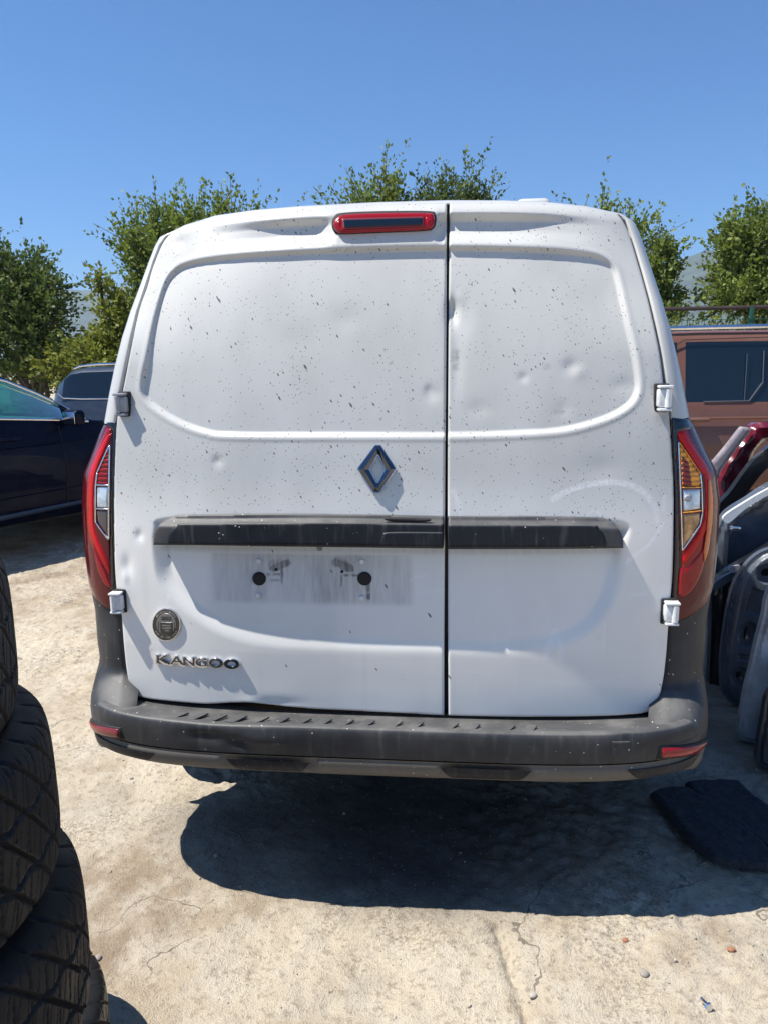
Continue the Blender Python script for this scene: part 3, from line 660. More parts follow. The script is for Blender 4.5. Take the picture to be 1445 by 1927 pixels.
profL = [(.006, .452), (.008, .448), (.006, .444), (.005, .437), (.007, .425), (.012, .412), (.020, .400), (.032, .394), (.10, .392), (.3, .40)]
R = bumper_section(-.9, .9, profL, lambda z, X, o: z-.032*smooth(abs(X), .74, .892)*smooth(.455-z, 0, .05), '', None)
pk = 0
xs = R[3:6, :, 0]
def pocket(x): # darker inset pockets in the lower lip
    v = smooth(x, -.425, -.39)*(1-smooth(x, -.185, -.15))+smooth(x, .145, .18)*(1-smooth(x, .36, .395))
    return v
for i in range(2, 7): R[i, :, 1] += .014*pocket(R[i, :, 0])*[0, 0, .6, 1, 1, .6, .25][i]
loft('bumper_lip', R, M_LIP, van)
# black filler strips inside the pockets and at the lip ends
def lip_strip(name, xa, xb, za, zb_, proud=.004, m=M_PLB):
    X = np.linspace(xa, xb, 24); rows = []
    for i, z in enumerate(np.linspace(zb_, za, 5)):
        row = []
        sh = .030*(i/4)
        for x in X:
            x2 = x+(sh if x < (xa+xb)/2 else -sh)*abs((x-(xa+xb)/2)/((xb-xa)/2))
            y = .42-.620*(1-(abs(x2)/.893)**4.8)**(1/4.8)+np.interp(z, [.40, .41, .425, .452], [.03, .013, .007, .006])-proud
            row.append((x2, y, z))
        rows.append(row)
    loft(name, rows, m, van)
lip_strip('lip_inset', -.40, -.175, .405, .440, .005); lip_strip('lip_inset', .155, .385, .405, .440, .005)
lip_strip('lip_end_inset', -.83, -.60, .405, .438, .005); lip_strip('lip_end_inset', .62, .83, .409, .438, .005)
def Ybump(x, z):
    x = min(abs(float(x)), .88); return .42-.620*(1-(x/.893)**4.8)**(1/4.8)
def YbA(x, z, off): return np.array([Ybump(a, b) for a, b in zip(x, z)])-off
def bump_arc(n, X0, X1y):
    th = np.linspace(0, math.pi/2, 4000); X = .893*np.sin(th)**(2/4.8); Y = .42-.620*np.cos(th)**(2/4.8)
    k = (X > X0) & (Y < X1y); X, Y = X[k], Y[k]; l = np.concatenate([[0], np.cumsum(np.hypot(np.diff(X), np.diff(Y)))]); q = np.linspace(0, l[-1], n)
    return np.interp(q, l, X), np.interp(q, l, Y)
for sg, lb in ((-1, 'left'), (1, 'right')):
    for nm, gr_, off, m_ in (('reflector_frame', .005, .003, M_BLK), ('reflector', 0, .006, M_REDM if sg < 0 else M_RED)):
        X, Y = bump_arc(40, .702-gr_, -.025+gr_); tx = np.gradient(X); ty = np.gradient(Y); l_ = np.hypot(tx, ty); nx_, ny_ = ty/l_, -tx/l_
        t = np.linspace(0, 1, 40); zt = .491-.040*t**1.4+gr_; zbt = .467-gr_-.030*t+.012*smooth(t, .6, 1)
        rows = []
        for v, o_ in ((0, -.006), (0, off-.002), (.06, off), (.5, off+.0015), (.94, off), (1, off-.002), (1, -.006)):
            e = np.minimum(1, np.minimum(t, 1-t)*30)
            rows.append(np.stack([sg*(X+nx_*(o_*e-.004*(1-e))), Y+ny_*(o_*e-.004*(1-e)), zbt+(zt-zbt)*v], 1))
        rf = loft(nm, rows, m_, van)
    rf['label'] = lb+' red bumper reflector'
# towing eye cover
po = xz([(1152, 1396), (1152, 1396), (1186, 1396), (1186, 1396), (1186, 1425), (1186, 1425), (1152, 1425), (1152, 1425)], Ybump)
panel('tow_eye_cover', crv(po, 3), lambda x, z, sd: YbA(x, z, .0022), M_PLA, van, .003, .004, .0015)
# ribs on the step
for k, px in enumerate([345, 420, 500, 580, 660, 750, 855, 960]):
    P = atz(px, 1341+.022*(px-345) if px < 700 else 1352, .53); bm = bmesh.new()
    y_ = Ybump(P[0], .5)+.055
    bx(bm, (P[0], y_, .5265), (.007, .055, .006), .0025, Matrix.Rotation(-.35, 3, 'Z') @ Matrix.Rotation(-.15, 3, 'X')); bobj('step_rib', bm, M_PLA, van)
    bm = bmesh.new(); bx(bm, (P[0]+.045, y_-.004, .5275), (.026, .07, .006), .0028, Matrix.Rotation(-.3, 3, 'Z') @ Matrix.Rotation(-.15, 3, 'X')); bobj('step_pad', bm, M_PLA, van)

# -- things on the doors
def sheet(name, pts, off, m, parent, rnd=.002, rim=.01, h=.004, extra=None, base=Yb, n=5, label=None):
    poly = crv(xz(pts, base, -off), n)
    f = lambda x, z, sd: base(x, z)-off+(extra(x, z, sd) if extra else 0)
    return panel(name, poly, f, m, parent, h, rim, rnd)
D2 = lambda *p: [q for q in p for _ in (0, 1)]
BART = lambda x: np.interp(x, *(lambda a: (a[:, 0], a[:, 1]))(xz([(300, 975), (600, 973), (837, 976), (1100, 977), (1170, 980)], Yb, -.03)))
def barprof(x, z, sd):
    d = BART(x)-z     # distance below the top edge
    return .026*(1-smooth(d, .002, .024))+.0*sd
lbar = sheet('handle_bar', [(288, 1026), (288, 1026), (289, 1010), (294, 994), (306, 981), (326, 974), (345, 973), (500, 971), (700, 973), (834, 976), (834, 976), (834, 1033), (834, 1033), (600, 1030), (400, 1027)], .036, M_BAR, ldoor, .003, .045, .004, barprof)
rbar = sheet('handle_bar', [(842, 976), (842, 976), (1000, 976), (1120, 978), (1143, 981), (1162, 994), (1171, 1010), (1173, 1032), (1173, 1032), (1000, 1034), (842, 1034), (842, 1034)], .036, M_BAR, rdoor, .003, .045, .004, barprof)
sheet('bar_inset', [(314, 1024), (314, 1024), (318, 1004), (334, 990), (356, 986), (600, 984), (833, 987), (833, 987), (833, 1029), (833, 1029), (600, 1027)], .0395, M_PLB, lbar, .0025, .01, .004)
sheet('bar_inset', [(843, 988), (843, 988), (1100, 989), (1125, 995), (1137, 1008), (1140, 1028), (1140, 1028), (1000, 1030), (843, 1030), (843, 1030)], .0395, M_PLB, rbar, .0025, .01, .004)
sheet('handle_grip', [(714, 1028), (714, 1028), (720, 1010), (732, 1002), (833, 1002), (833, 1002), (833, 1029), (833, 1029)], .042, M_PLB, lbar, .002, .006, .003)
sheet('handle_scoop', [(728, 974), (806, 976), (800, 982), (736, 981)], .026, M_BLK, lbar, .002, .006, .003, lambda x, z, sd: -.0*x-.004)
# high brake lamp
bl0 = sheet('brake_light', [(627, 420), (632, 409), (648, 402), (720, 399), (805, 399), (816, 404), (817, 417), (812, 427), (795, 431), (700, 435), (645, 437), (632, 433)], .021, M_RED, ldoor, .008, .04, .003, lambda x, z, sd: .0)
sheet('brake_light_seal', [(624, 421), (629, 406), (646, 399), (720, 396), (806, 396), (819, 402), (820, 418), (814, 430), (796, 434), (700, 438), (645, 440), (629, 436)], .008, M_RUB, bl0, .003, .02, .004)
sheet('lens_frame', D2((643, 410), (797, 406), (799, 425), (645, 431)), .024, M_REDM, bl0, .001, .004, .003, n=3)
sheet('lens_window', D2((647, 413), (794, 409), (794, 422), (648, 427)), .026, M_DGL, bl0, .0006, .004, .0025, n=3)
for pts in ([(632, 418), (642, 408), (640, 430)], [(800, 404), (813, 414), (802, 424)]): sheet('lens_facet', D2(*pts), .023, M_RED, bl0, .002, .006, .003, n=3)
# hinges
def hinge(px, py, wpx, hpx, m, parent, s):
    z1_ = on(px, py, Yb, -.02); k = z1_[1]; sc = .00158
    bm = bmesh.new(); W_, H_ = wpx*sc, hpx*sc
    bx(bm, (z1_[0], k+.006, z1_[2]), (W_, .031, H_*.74), .006, None, 3)
    bx(bm, (z1_[0]+s*.001, k+.002, z1_[2]+H_*.45), (W_*1.02, .033, H_*.12), .003)
    bx(bm, (z1_[0]+s*.001, k+.002, z1_[2]-H_*.45), (W_*.95, .033, H_*.12), .003)
    h_ = bobj('hinge', bm, m, parent); bm = bmesh.new(); bx(bm, (z1_[0]-s*.0035, k+.020, z1_[2]), (W_*1.08, .02, H_*1.14), .004); bobj('hinge_gasket', bm, M_RUB, h_)
    bm = bmesh.new(); tube(bm, [(z1_[0]+s*W_*.2, k-.008, z1_[2]-H_*.36), (z1_[0]+s*W_*.2, k-.008, z1_[2]+H_*.36)], .008, 12); bobj('hinge_barrel', bm, m, h_)
hinge(228, 761, 20, 38, M_GREYH, ldoor, -1); hinge(220, 1134, 21, 37, M_HINGE, ldoor, -1)
hinge(1250, 749, 22, 40, M_HINGE, rdoor, 1); hinge(1263, 1154, 23, 38, M_HINGE, rdoor, 1)
# diamond emblem: four bevelled bars round an open lozenge
def emblem():
    o = [(708, 838), (716, 838), (745, 882), (716, 926), (706, 926), (673, 882)]
    ctr = on(708.5, 882)
    def P(px, py, off): return on(px, py, Yb, -off)
    outer = [(706, 838), (716, 838), (745, 882), (715, 927), (703, 927), (673, 882)]
    inner = [(711, 855), (713, 857), (725, 884), (710, 909), (708, 908), (695, 884)]
    mid = [tuple(np.array(a)*.5+np.array(b)*.5) for a, b in zip(outer, inner)]
    V = [P(*p, .000) for p in outer]+[P(*p, .006) for p in outer]+[P(*p, .014) for p in mid]+[P(*p, .006) for p in inner]+[P(*p, .000) for p in inner]
    F = []
    for r in range(4):
        for k in range(6): F.append((r*6+k, r*6+(k+1) % 6, (r+1)*6+(k+1) % 6, (r+1)*6+k))
    e = obj('diamond_emblem', V, F, M_CHRM, ldoor, False)
    # bright bevel edges
    bm = bmesh.new()
    for ring in (outer, inner):
        pts = [P(*p, .0062) for p in ring]
        for k in range(6): tube(bm, [pts[k], pts[(k+1) % 6]], .0016, 6)
    bobj('emblem_edge', bm, M_CHR, e)
    return e
emblem()
def text_obj(name, s, px, py, wpx, hpx, m, parent, ext=.002, bev=.0008, off=.003, tilt=0., bold=0.):
    c = bpy.data.curves.new('t', 'FONT'); c.body = s; c.size = 1; c.extrude = 0; c.align_x = 'CENTER'; c.align_y = 'CENTER'; c.offset = bold
    t = bpy.data.objects.new('t', c); COL.objects.link(t); dg = bpy.context.evaluated_depsgraph_get(); dg.update()
    bw = t.dimensions.x; bh = t.dimensions.y
    A = on(px-wpx/2, py-tilt*wpx/2, Yb, -off); Bq = on(px+wpx/2, py+tilt*wpx/2, Yb, -off); Ct = on(px, py, Yb, -off); Dn = on(px, py+hpx/2, Yb, -off); Up = on(px, py-hpx/2, Yb, -off)
    ux = (Bq-A)/bw; uz = (Up-Dn)/bh
    sx = np.linalg.norm(ux); c.extrude = ext/sx; c.bevel_depth = bev/sx; c.bevel_resolution = 1; dg.update()
    me = bpy.data.meshes.new_from_object(t.evaluated_get(bpy.context.evaluated_depsgraph_get()))
    bpy.data.objects.remove(t); co = np.empty(len(me.vertices)*3); me.vertices.foreach_get('co', co); co = co.reshape(-1, 3)
    mid = (co[:, :2].max(0)+co[:, :2].min(0))/2; nrm = np.cross(ux/np.linalg.norm(ux), uz/np.linalg.norm(uz))
    V = Ct+(co[:, 0:1]-mid[0])*ux+(co[:, 1:2]-mid[1])*uz+co[:, 2:3]*sx*nrm
    me.vertices.foreach_set('co', V.ravel()); me.materials.clear(); me.materials.append(m); me.name = name
    o = bpy.data.objects.new(name, me); COL.objects.link(o); o.parent = parent; return o
# chrome letters, each its own piece
for ch, px, py, wp in (('K', 307, 1241, 26), ('A', 333, 1243, 28), ('N', 356, 1245, 24), ('G', 379, 1246.5, 24), ('O', 407, 1247.5, 28), ('O', 437, 1249, 29)):
    lt = text_obj('badge_letter', ch, px, py, wp, 18.5, M_CHR, ldoor, .0030, .0006, .003, .03, .05)
    text_obj('letter_face', ch, px, py, wp-3.4, 15.0, M_CHRD, lt, .0015, .0004, .0062, .03, .0)
# round award badge
def disc(name, px, py, rpx, off, m, parent, rin=0, n=40, th=.003, squash=1.):
    c = on(px, py, Yb, -off); r = rpx*.00158
    ca = on(px-5, py, Yb, -off); cb = on(px+5, py, Yb, -off); ux = (cb-ca); ux /= np.linalg.norm(ux); ca = on(px, py+5, Yb, -off); cb = on(px, py-5, Yb, -off); uz = cb-ca; uz /= np.linalg.norm(uz); nn_ = np.cross(ux, uz)
    V = []; F = []
    for k in range(n):
        a = 2*math.pi*k/n; d = ux*math.cos(a)+uz*math.sin(a)*squash
        V += [c+d*r-nn_*th, c+d*r+nn_*0, c+d*(r-.0008)+nn_*.0008, c+d*(rin*.00158)+nn_*.0008]
    for k in range(n):
        j = (k+1) % n
        for q in range(3): F.append((k*4+q, j*4+q, j*4+q+1, k*4+q+1))
    return obj(name, V, F, m, parent, False)
bd = disc('round_badge', 313, 1176, 26.5, .0045, M_GLOSSBLK, ldoor, 0, 48, .004, 1.10)
disc('badge_rim', 313, 1176, 27.4, .0043, M_CHR, bd, 25.8, 48, .004, 1.10)
M_BGREY = mat('badge_grey', (.20, .20, .19), .35, .3)
disc('badge_face', 313, 1175, 19, .0058, M_BGREY, bd, 0, 40, .001, 1.05)
sheet('badge_shield', D2((301, 1171), (325, 1172), (326, 1192), (313, 1196), (302, 1191)), .0072, M_GLOSSBLK, bd, .0003, .001, .002, n=3)
sheet('badge_bar', D2((297, 1170), (299, 1170), (300, 1190), (298, 1187)), .0070, M_GLOSSBLK, bd, .0003, .001, .0015, n=2)
sheet('badge_bar', D2((328, 1171), (330, 1171), (329, 1188), (327, 1191)), .0070, M_GLOSSBLK, bd, .0003, .001, .0015, n=2)
M_INK = mat('badge_ink', (.015, .015, .018), .4); M_INKW = mat('badge_light_ink', (.45, .45, .43), .4)
text_obj('badge_lettering', '2022', 313, 1164, 19, 6.5, M_INK, bd, .0002, 0, .0074, .02, .012)
for k, sx_ in enumerate(('RENAULT', 'KANGOO', 'VAN')): text_obj('badge_lettering', sx_, 314, 1177.5+k*4.8, (17, 16, 8)[k], 3., M_INKW, bd, .0001, 0, .0080, .02)
def arc_text(s, a0, a1, r, up):
    for k, ch in enumerate(s):
        if ch == ' ': continue
        a = math.radians(a0+(a1-a0)*k/(len(s)-1)); px = 313+r*math.cos(a); py = 1176-r*1.1*math.sin(a)
        text_obj('badge_lettering', ch, px, py, 2.4, 3.2, M_INKW, bd, .0001, 0, .0058, 0)
arc_text('VAN OF THE YEAR', 212, 328, 22, False); arc_text('INTERNATIONAL', 140, 40, 22.6, True)
# plate recess: plugs, rivets, bump stops
Yd = lambda x, z: Yd1(float(x), float(z))
def disc2(name, px, py, rpx, m, off=.002, th=.004):
    c = on(px, py, Yd, -off); r = rpx*.00158; bm = bmesh.new()
    bmesh.ops.create_cone(bm, cap_ends=True, segments=20, radius1=r, radius2=r*.85, depth=th, matrix=Matrix.Translation(Vector(c)) @ Matrix.Rotation(math.pi/2, 4, 'X'))
    bobj(name, bm, m, ldoor)
for p in ((488, 1090), (686, 1090)): disc2('hole_plug', *p, 12.5, M_BLK, .0015)
for p in ((487, 1056), (681.5, 1057), (486, 1121), (681, 1126)): disc2('rivet', *p, 4.5, M_HINGE, .003)
for p in ((520, 1072), (644, 1076)): disc2('screw_hole', *p, 2.6, M_BLK, .002)

# ================================================================== TYRES
def tyre_mesh():
    N, K = 1040, 120; R, Wd = .345, .235
    a = np.linspace(0, 2*math.pi, N, endpoint=False)
    v = np.linspace(-1, 1, K)                       # across: -1 inner bead .. 0 tread .. 1 bead
    # arc profile
    prof = []
    ctrl = np.array([(-.088, .215), (-.104, .222), (-.119, .262), (-.1185, .298), (-.111, .322), (-.100, .336), (-.085, .3415), (-.05, .3445), (0, .345), (.05, .3445), (.085, .3415), (.100, .336), (.111, .322), (.1185, .298), (.119, .262), (.104, .222), (.088, .215)])
    pr = crv(ctrl, 12, False); L = np.concatenate([[0], np.cumsum(np.hypot(*np.diff(pr, axis=0).T))])
    # denser on the tread
    tt = np.linspace(0, 1, K); dens = tt+.07*np.sin(2*np.pi*tt)*1.0; tt = np.clip(dens, 0, 1); s = tt*L[-1]
    U_ = np.interp(s, L, pr[:, 0]); Q = np.interp(s, L, pr[:, 1])
    A, Ux = np.meshgrid(a, U_, indexing='ij'); Qx = np.broadcast_to(Q, A.shape).copy()
    c = A*R; tread = 1-smooth(np.abs(Ux), .098, .108)
    ph = .060
    def groove(f, wd): f = np.abs((f % 1)-.5)*2; return smooth(f, 1-wd-.03, 1-wd)
    g = np.zeros_like(A)
    for x_, w_ in ((-.040, .0035), (.040, .0035)): g = np.maximum(g, 1-smooth(np.abs(Ux-x_-.004*np.sin(c*2*np.pi/ph)), w_*.7, w_*1.2))
    d = c/ph+Ux/.066
    g = np.maximum(g, groove(d, .075)); g = np.maximum(g, groove(c/.030-Ux/.20+.2, .09)*(np.abs((d % 1)-.5) < .33)*.7)
    g = np.maximum(g, groove(c/.018-Ux/.05, .05)*.3)
    lug = groove(d, .085)*smooth(np.abs(Ux), .09, .1)*(1-smooth(np.abs(Ux), .113, .118))
    Qx -= .0080*g*tread; Ux = Ux-np.sign(Ux)*.003*lug
    # side wall ribs
    sw = (np.abs(Ux) > .112) & (Qx < .31); Ux = Ux+np.where(sw, np.sign(Ux)*.0008*np.sin(Qx*900), 0)
    V = np.stack([Qx*np.cos(A), Qx*np.sin(A), Ux], -1); V = np.concatenate([V, V[:1]])
    nr, nc = V.shape[:2]; V = V[:-1].reshape(-1, 3)
    i, j = np.meshgrid(np.arange(N), np.arange(K-1), indexing='ij'); i2 = (i+1) % N
    F = np.stack([(i*K+j).ravel(), (i2*K+j).ravel(), (i2*K+j+1).ravel(), (i*K+j+1).ravel()], 1)
    # inner liner
    return V, F
def rubber():
    m = NB('worn_tyre_rubber'); n = m.noise(14, m.co(), 6); n2 = m.noise(120, m.co(), 3)
    c = m.mix(m.ramp(n, .4, .75), (.006, .006, .007), (.016, .015, .0145)); c = m.mix(m.ramp(n2, .72, .8), c, (.06, .055, .05))
    m.b.inputs['Specular IOR Level'].default_value = .3; m.p(Base_Color=c, Roughness=m.ramp(n, .3, .7, .5, .75)); m.bump(n2, .15, .001); return m.m
M_TYRE = rubber()
V, F = tyre_mesh(); ty0 = obj('tyre', V, F, M_TYRE)
az = lambda deg, D: (CX[0]+D*math.sin(math.radians(deg)), CX[1]+D*math.cos(math.radians(deg)))
tl = [(-48.4, 1.215, .122, 'bottom tyre of the stack on the ground'), (-48.4, 1.205, .362, 'second tyre up the stack, in deep shade'), (-46.5, 1.22, .600, 'third tyre up the stack, bulging furthest out with diagonal tread'), (-47.7, 1.215, .845, 'fourth tyre up the stack, with pale scuff on its shoulder'), (-49.3, 1.22, 1.085, 'topmost tyre of the stack at the left edge')]
tyres = []
for i, (d, D, z, lb) in enumerate(tl):
    o = ty0 if i == 0 else ty0.copy()
    if i: COL.objects.link(o)
    x_, y_ = az(d, D); o.location = (x_, y_, z); o.rotation_euler = (random.uniform(-.012, .012), random.uniform(-.012, .012), random.uniform(0, 6)); tag(o, 'worn black '+lb, 'tyre', 'stack of worn tyres'); tyres.append(o)
# separate slick tyre on the ground beside the stack
o = ty0.copy(); o.data = ty0.data.copy(); COL.objects.link(o); p_ = atz(216, 1915, .14)
M_TY2 = mat('shiny_tyre_rubber', (.012, .012, .013), .38, nscale=20)
o.data.materials.clear(); o.data.materials.append(M_TY2)
o.name = 'tyre'; o.scale = (.86, .86, .80); o.location = (p_[0]-.30, p_[1]-.09, .096); tag(o, 'shinier black tyre lying on the ground at the foot of the stack', 'tyre')

# ================================================================== PARKED CARS
def car(name, label, O, d, wdt, st, glassr, paint, gmat, screens=(), side_in=.06, wheels=(), wr=.33, see=False, sillz=.27, tum=.40, hood=None):
    """st: stations (s, belt, roof); O origin on the side that faces the camera; d forward; body goes to the -n side"""
    d = np.array([d[0], d[1], 0.]); d /= np.linalg.norm(d); n = np.array([d[1], -d[0], 0.])
    if n @ (CX-np.array([O[0], O[1], 0])) < 0: n = -n
    Wp = lambda s, o_, z: np.array([O[0], O[1], 0])+d*s+n*o_+np.array([0, 0, z])
    r = empty(name, Wp(0, -wdt/2, 0)); tag(r, label, 'car'); org = np.array(r.location)
    P = lambda s, o_, z: Wp(s, o_, z)-org
    S_ = np.array(st, float); ss = []
    for a, b in zip(S_[:-1], S_[1:]):
        k = max(1, int((b[0]-a[0])/.07)); ss += [a+(b-a)*t for t in np.linspace(0, 1, k, endpoint=False)]
    ss.append(S_[-1]); ss = np.array(ss)
    # smooth the profile a little
    def sec(q):
        s, zb, zr = q; half = []
        za = sillz
        for c in wheels:
            if abs(s-c) < wr+.05: za = max(za, math.sqrt((wr+.05)**2-(s-c)**2)+wr-.02)
        e = min(1, (s-S_[0, 0])/.35, (S_[-1, 0]-s)/.45); nar = -.20*(1-math.sqrt(max(0, 1-(1-e)**2)))
        hgt = max(zr-zb, .02)
        rows = [(-.10, za-.02), (-.03, za), (-.004, max(za+.01, .42)), (0, max(za+.02, .60)), (-.004, max(za+.03, .76)), (-.022, max(za+.03, .86)), (-side_in*.8, zb-.03), (-side_in, zb), (-side_in-tum*hgt*.92, zb+hgt*.84), (-side_in-tum*hgt-.03, zb+hgt*.95), (-side_in-tum*hgt-.12, zb+hgt*1.0), (-wdt*.36, zb+hgt*1.02), (-wdt*.5, zb+hgt*1.03)]
        for o_, z in rows: half.append((o_+nar, z))
        full = half+[(-wdt-o_, z) for o_, z in half[-2::-1]]
        return [P(s, o_, z) for o_, z in full]
    R = np.array([sec(q) for q in ss]); nr, nc = R.shape[:2]; F = gridfaces(nr, nc); row = F[:, 0] // nc; col = F[:, 0] % nc
    sm_ = (ss[row][:, 0]+ss[row+1][:, 0])/2
    isg = np.zeros(len(F), bool)
    for a, b in glassr: isg |= (sm_ > a) & (sm_ < b) & ((col == 7) | (col == nc-2-7))
    isw = np.zeros(len(F), bool)
    for a, b in screens: isw |= (sm_ > a) & (sm_ < b) & (col >= 9) & (col <= nc-2-9)
    V = R.reshape(-1, 3)
    body_ = obj('body', V, F[~(isg | isw)], paint, r)
    for a, b in glassr:
        for cc in (7, nc-2-7):
            k = (sm_ > a) & (sm_ < b) & (col == cc); obj('side_window', V, F[k], gmat, r, False)
    if isw.any(): obj('windscreen', V, F[isw], gmat, r, False)
    # end caps
    for e in (R[0], R[-1]): obj('end_panel', e, [tuple(range(nc))], paint, r, False)
    bm = bmesh.new(); c0 = P((S_[0, 0]+S_[-1, 0])/2, -wdt/2, .33); ang = math.atan2(d[1], d[0])
    bx(bm, c0, (S_[-1, 0]-S_[0, 0]-.3, wdt-.25, .2), 0, Matrix.Rotation(ang, 3, 'Z')); bobj('underbody', bm, M_BLK, r, False)
    for c in wheels:
        for o_ in (-.11, -wdt+.11):
            bm = bmesh.new(); A = P(c, o_-.1, wr); Bq = P(c, o_+.1, wr)
            tube(bm, [A, A+(Bq-A)*.08, A+(Bq-A)*.5, A+(Bq-A)*.92, Bq], [wr*.93, wr, wr*1.0, wr, wr*.93], 36); w_ = bobj('wheel', bm, M_TYREFAR, r)
            bm = bmesh.new(); sgn = 1 if o_ > -.5 else -1; tube(bm, [P(c, o_, wr), P(c, o_+sgn*.103, wr)], wr*.66, 28); bobj('rim', bm, M_RIM, w_)
    return r, P, Wp, d, n
# dark navy saloon, left
sO = (-3.342, 3.467); sd_ = (.457, .8895)
st = [(-2.65, .80, .82), (-2.45, .98, 1.0), (-2.1, 1.07, 1.12), (-1.75, 1.09, 1.22), (-1.2, 1.10, 1.46), (-.6, 1.10, 1.53), (-.1, 1.10, 1.515), (.1, 1.09, 1.48), (.28, 1.08, 1.43), (.5, 1.06, 1.315), (.68, 1.045, 1.20), (.86, 1.03, 1.07), (.95, 1.01, 1.03), (1.3, .97, .99), (1.8, .88, .90), (2.1, .74, .76), (2.2, .62, .64)]
sed, P, Wp, d_, n_ = car('parked_car', 'dark navy gloss saloon with teal tinted glass at the left edge of the yard', sO, sd_, 1.84, st, [(-1.5, -.72), (-.66, .66)], M_NAVY, M_TEAL, [(.2, .86), (-1.8, -1.2)], wheels=(-1.55, 1.33), wr=.335, tum=.5)
bm = bmesh.new(); tube(bm, [P(s, -.055, z) for s, z in ((-1.5, 1.102), (-.6, 1.102), (.1, 1.093), (.62, 1.052), (.9, 1.022))], .011, 8)
tube(bm, [P(s, -.05-(.5)*(z-zb)*.92-.004, z) for s, z, zb in ((-1.2, 1.402, 1.1), (-.6, 1.461, 1.1), (-.1, 1.449, 1.1), (.1, 1.418, 1.09), (.28, 1.374, 1.08), (.5, 1.274, 1.06), (.68, 1.175, 1.045), (.88, 1.045, 1.03))], .011, 8)
bobj('chrome_trim', bm, M_CHR, sed)
# mirror
bm = bmesh.new(); c_ = P(.66, .10, 1.07); ang = math.atan2(d_[1], d_[0])
bx(bm, c_, (.10, .20, .13), .038, Matrix.Rotation(ang, 3, 'Z'), 4); bx(bm, P(.68, -.0, 1.03), (.06, .12, .04), .012, Matrix.Rotation(ang, 3, 'Z')); mr = bobj('wing_mirror', bm, M_NAVY, sed)
bm = bmesh.new(); bx(bm, P(.607, .105, 1.07), (.006, .155, .095), .002, Matrix.Rotation(ang, 3, 'Z')); bobj('mirror_glass', bm, M_CHR, mr)
bm = bmesh.new(); bx(bm, P(.13, .022, .935), (.21, .022, .026), .009, Matrix.Rotation(ang, 3, 'Z'), 3); bobj('door_handle', bm, M_NAVY, sed)
# character lines pressed in the doors and the sill strip
for z0_, z1_, rr in ((.86, .875, .006), (.475, .50, .006)):
    bm = bmesh.new(); tube(bm, [P(-1.1, -.004, z0_), P(0, .0, z0_+.0), P(.9, -.004, z1_)], rr, 6); bobj('body_crease', bm, M_NAVY, sed)
bm = bmesh.new(); tube(bm, [P(-1.1, -.03, .33), P(0, -.02, .335), P(.95, -.03, .36)], .022, 8); bobj('sill_strip', bm, M_SUV, sed)
for s_ in (-.69, .60):
    bm = bmesh.new(); tube(bm, [P(s_, .002, .36), P(s_+.02, .002, .7), P(s_, -.03, 1.0)], .003, 5); bobj('door_gap', bm, M_BLK, sed)
# cabin: pale seats and dashboard
M_SEAT = mat('pale_seat_cloth', (.55, .53, .48), .8, nscale=15)
for o_ in (-.48, -1.34):
    for s_ in (-.75, .10):
        bm = bmesh.new(); bx(bm, P(s_, o_, .62), (.5, .5, .16), .05, Matrix.Rotation(ang, 3, 'Z'), 3); bx(bm, P(s_-.24, o_, .92), (.14, .48, .62), .06, Matrix.Rotation(ang, 3, 'Z'), 3); bx(bm, P(s_-.27, o_, 1.27), (.09, .25, .16), .04, Matrix.Rotation(ang, 3, 'Z'), 3); bobj('seat', bm, M_SEAT, sed)
bm = bmesh.new(); bx(bm, P(.62, -.92, .95), (.35, 1.5, .22), .08, Matrix.Rotation(ang, 3, 'Z'), 3); bobj('dashboard', bm, M_SEAT, sed)
# dark blue estate behind it
sA = aty(85, 740, 7.9); st = [(0, .85, .90), (.04, 1.02, 1.15), (.12, 1.06, 1.30), (.28, 1.08, 1.45), (.45, 1.08, 1.49), (1.5, 1.08, 1.51), (2.4, 1.07, 1.47), (2.8, 1.06, 1.38), (3.3, 1.04, 1.14), (3.45, 1.02, 1.06), (4.0, .98, 1.0), (4.4, .85, .87), (4.6, .65, .67)]
suv, P, Wp, d_, n_ = car('parked_car', 'dark blue estate car with silver roof rails behind the navy saloon', (sA[0]-.02, 7.9), (1, .02), 1.82, st, [(.20, .92), (1.02, 1.85), (1.95, 2.9)], M_SUV, M_DGL, [(2.75, 3.35)], wheels=(.9, 3.7), wr=.34, tum=.42)
bm = bmesh.new(); tube(bm, [P(s, -.30, z) for s, z in ((.30, 1.47), (.38, 1.505), (.6, 1.525), (1.6, 1.54), (2.4, 1.51), (2.5, 1.47))], .017, 8); tube(bm, [P(s, -1.5, z) for s, z in ((.30, 1.47), (.38, 1.505), (.6, 1.525), (1.6, 1.54), (2.4, 1.51), (2.5, 1.47))], .017, 8); bobj('roof_rail', bm, M_CHR, suv)
bm = bmesh.new(); tube(bm, [P(s, -.054, z) for s, z in ((.16, 1.16), (.24, 1.09), (.5, 1.075), (3.0, 1.06))], .009, 6); bobj('chrome_trim', bm, M_CHR, suv)
for s_ in (.97, 1.9):
    bm = bmesh.new(); tube(bm, [P(s_, -.050, 1.08), P(s_+.045, -.13, 1.27), P(s_+.09, -.205, 1.45)], [.022, .020, .018], 6); bobj('window_pillar', bm, M_SUV, suv)
for s_ in (1.15, 2.0): bm = bmesh.new(); bx(bm, P(s_, .012, .96), (.17, .03, .03), .01); bobj('door_handle', bm, M_CHR, suv)
for s_ in (.97, 1.9): bm = bmesh.new(); tube(bm, [P(s_, .0, .4), P(s_, -.0, .8), P(s_, -.048, 1.07), P(s_+.05, -.2, 1.45)], .006, 5); bobj('door_gap', bm, M_BLK, suv)
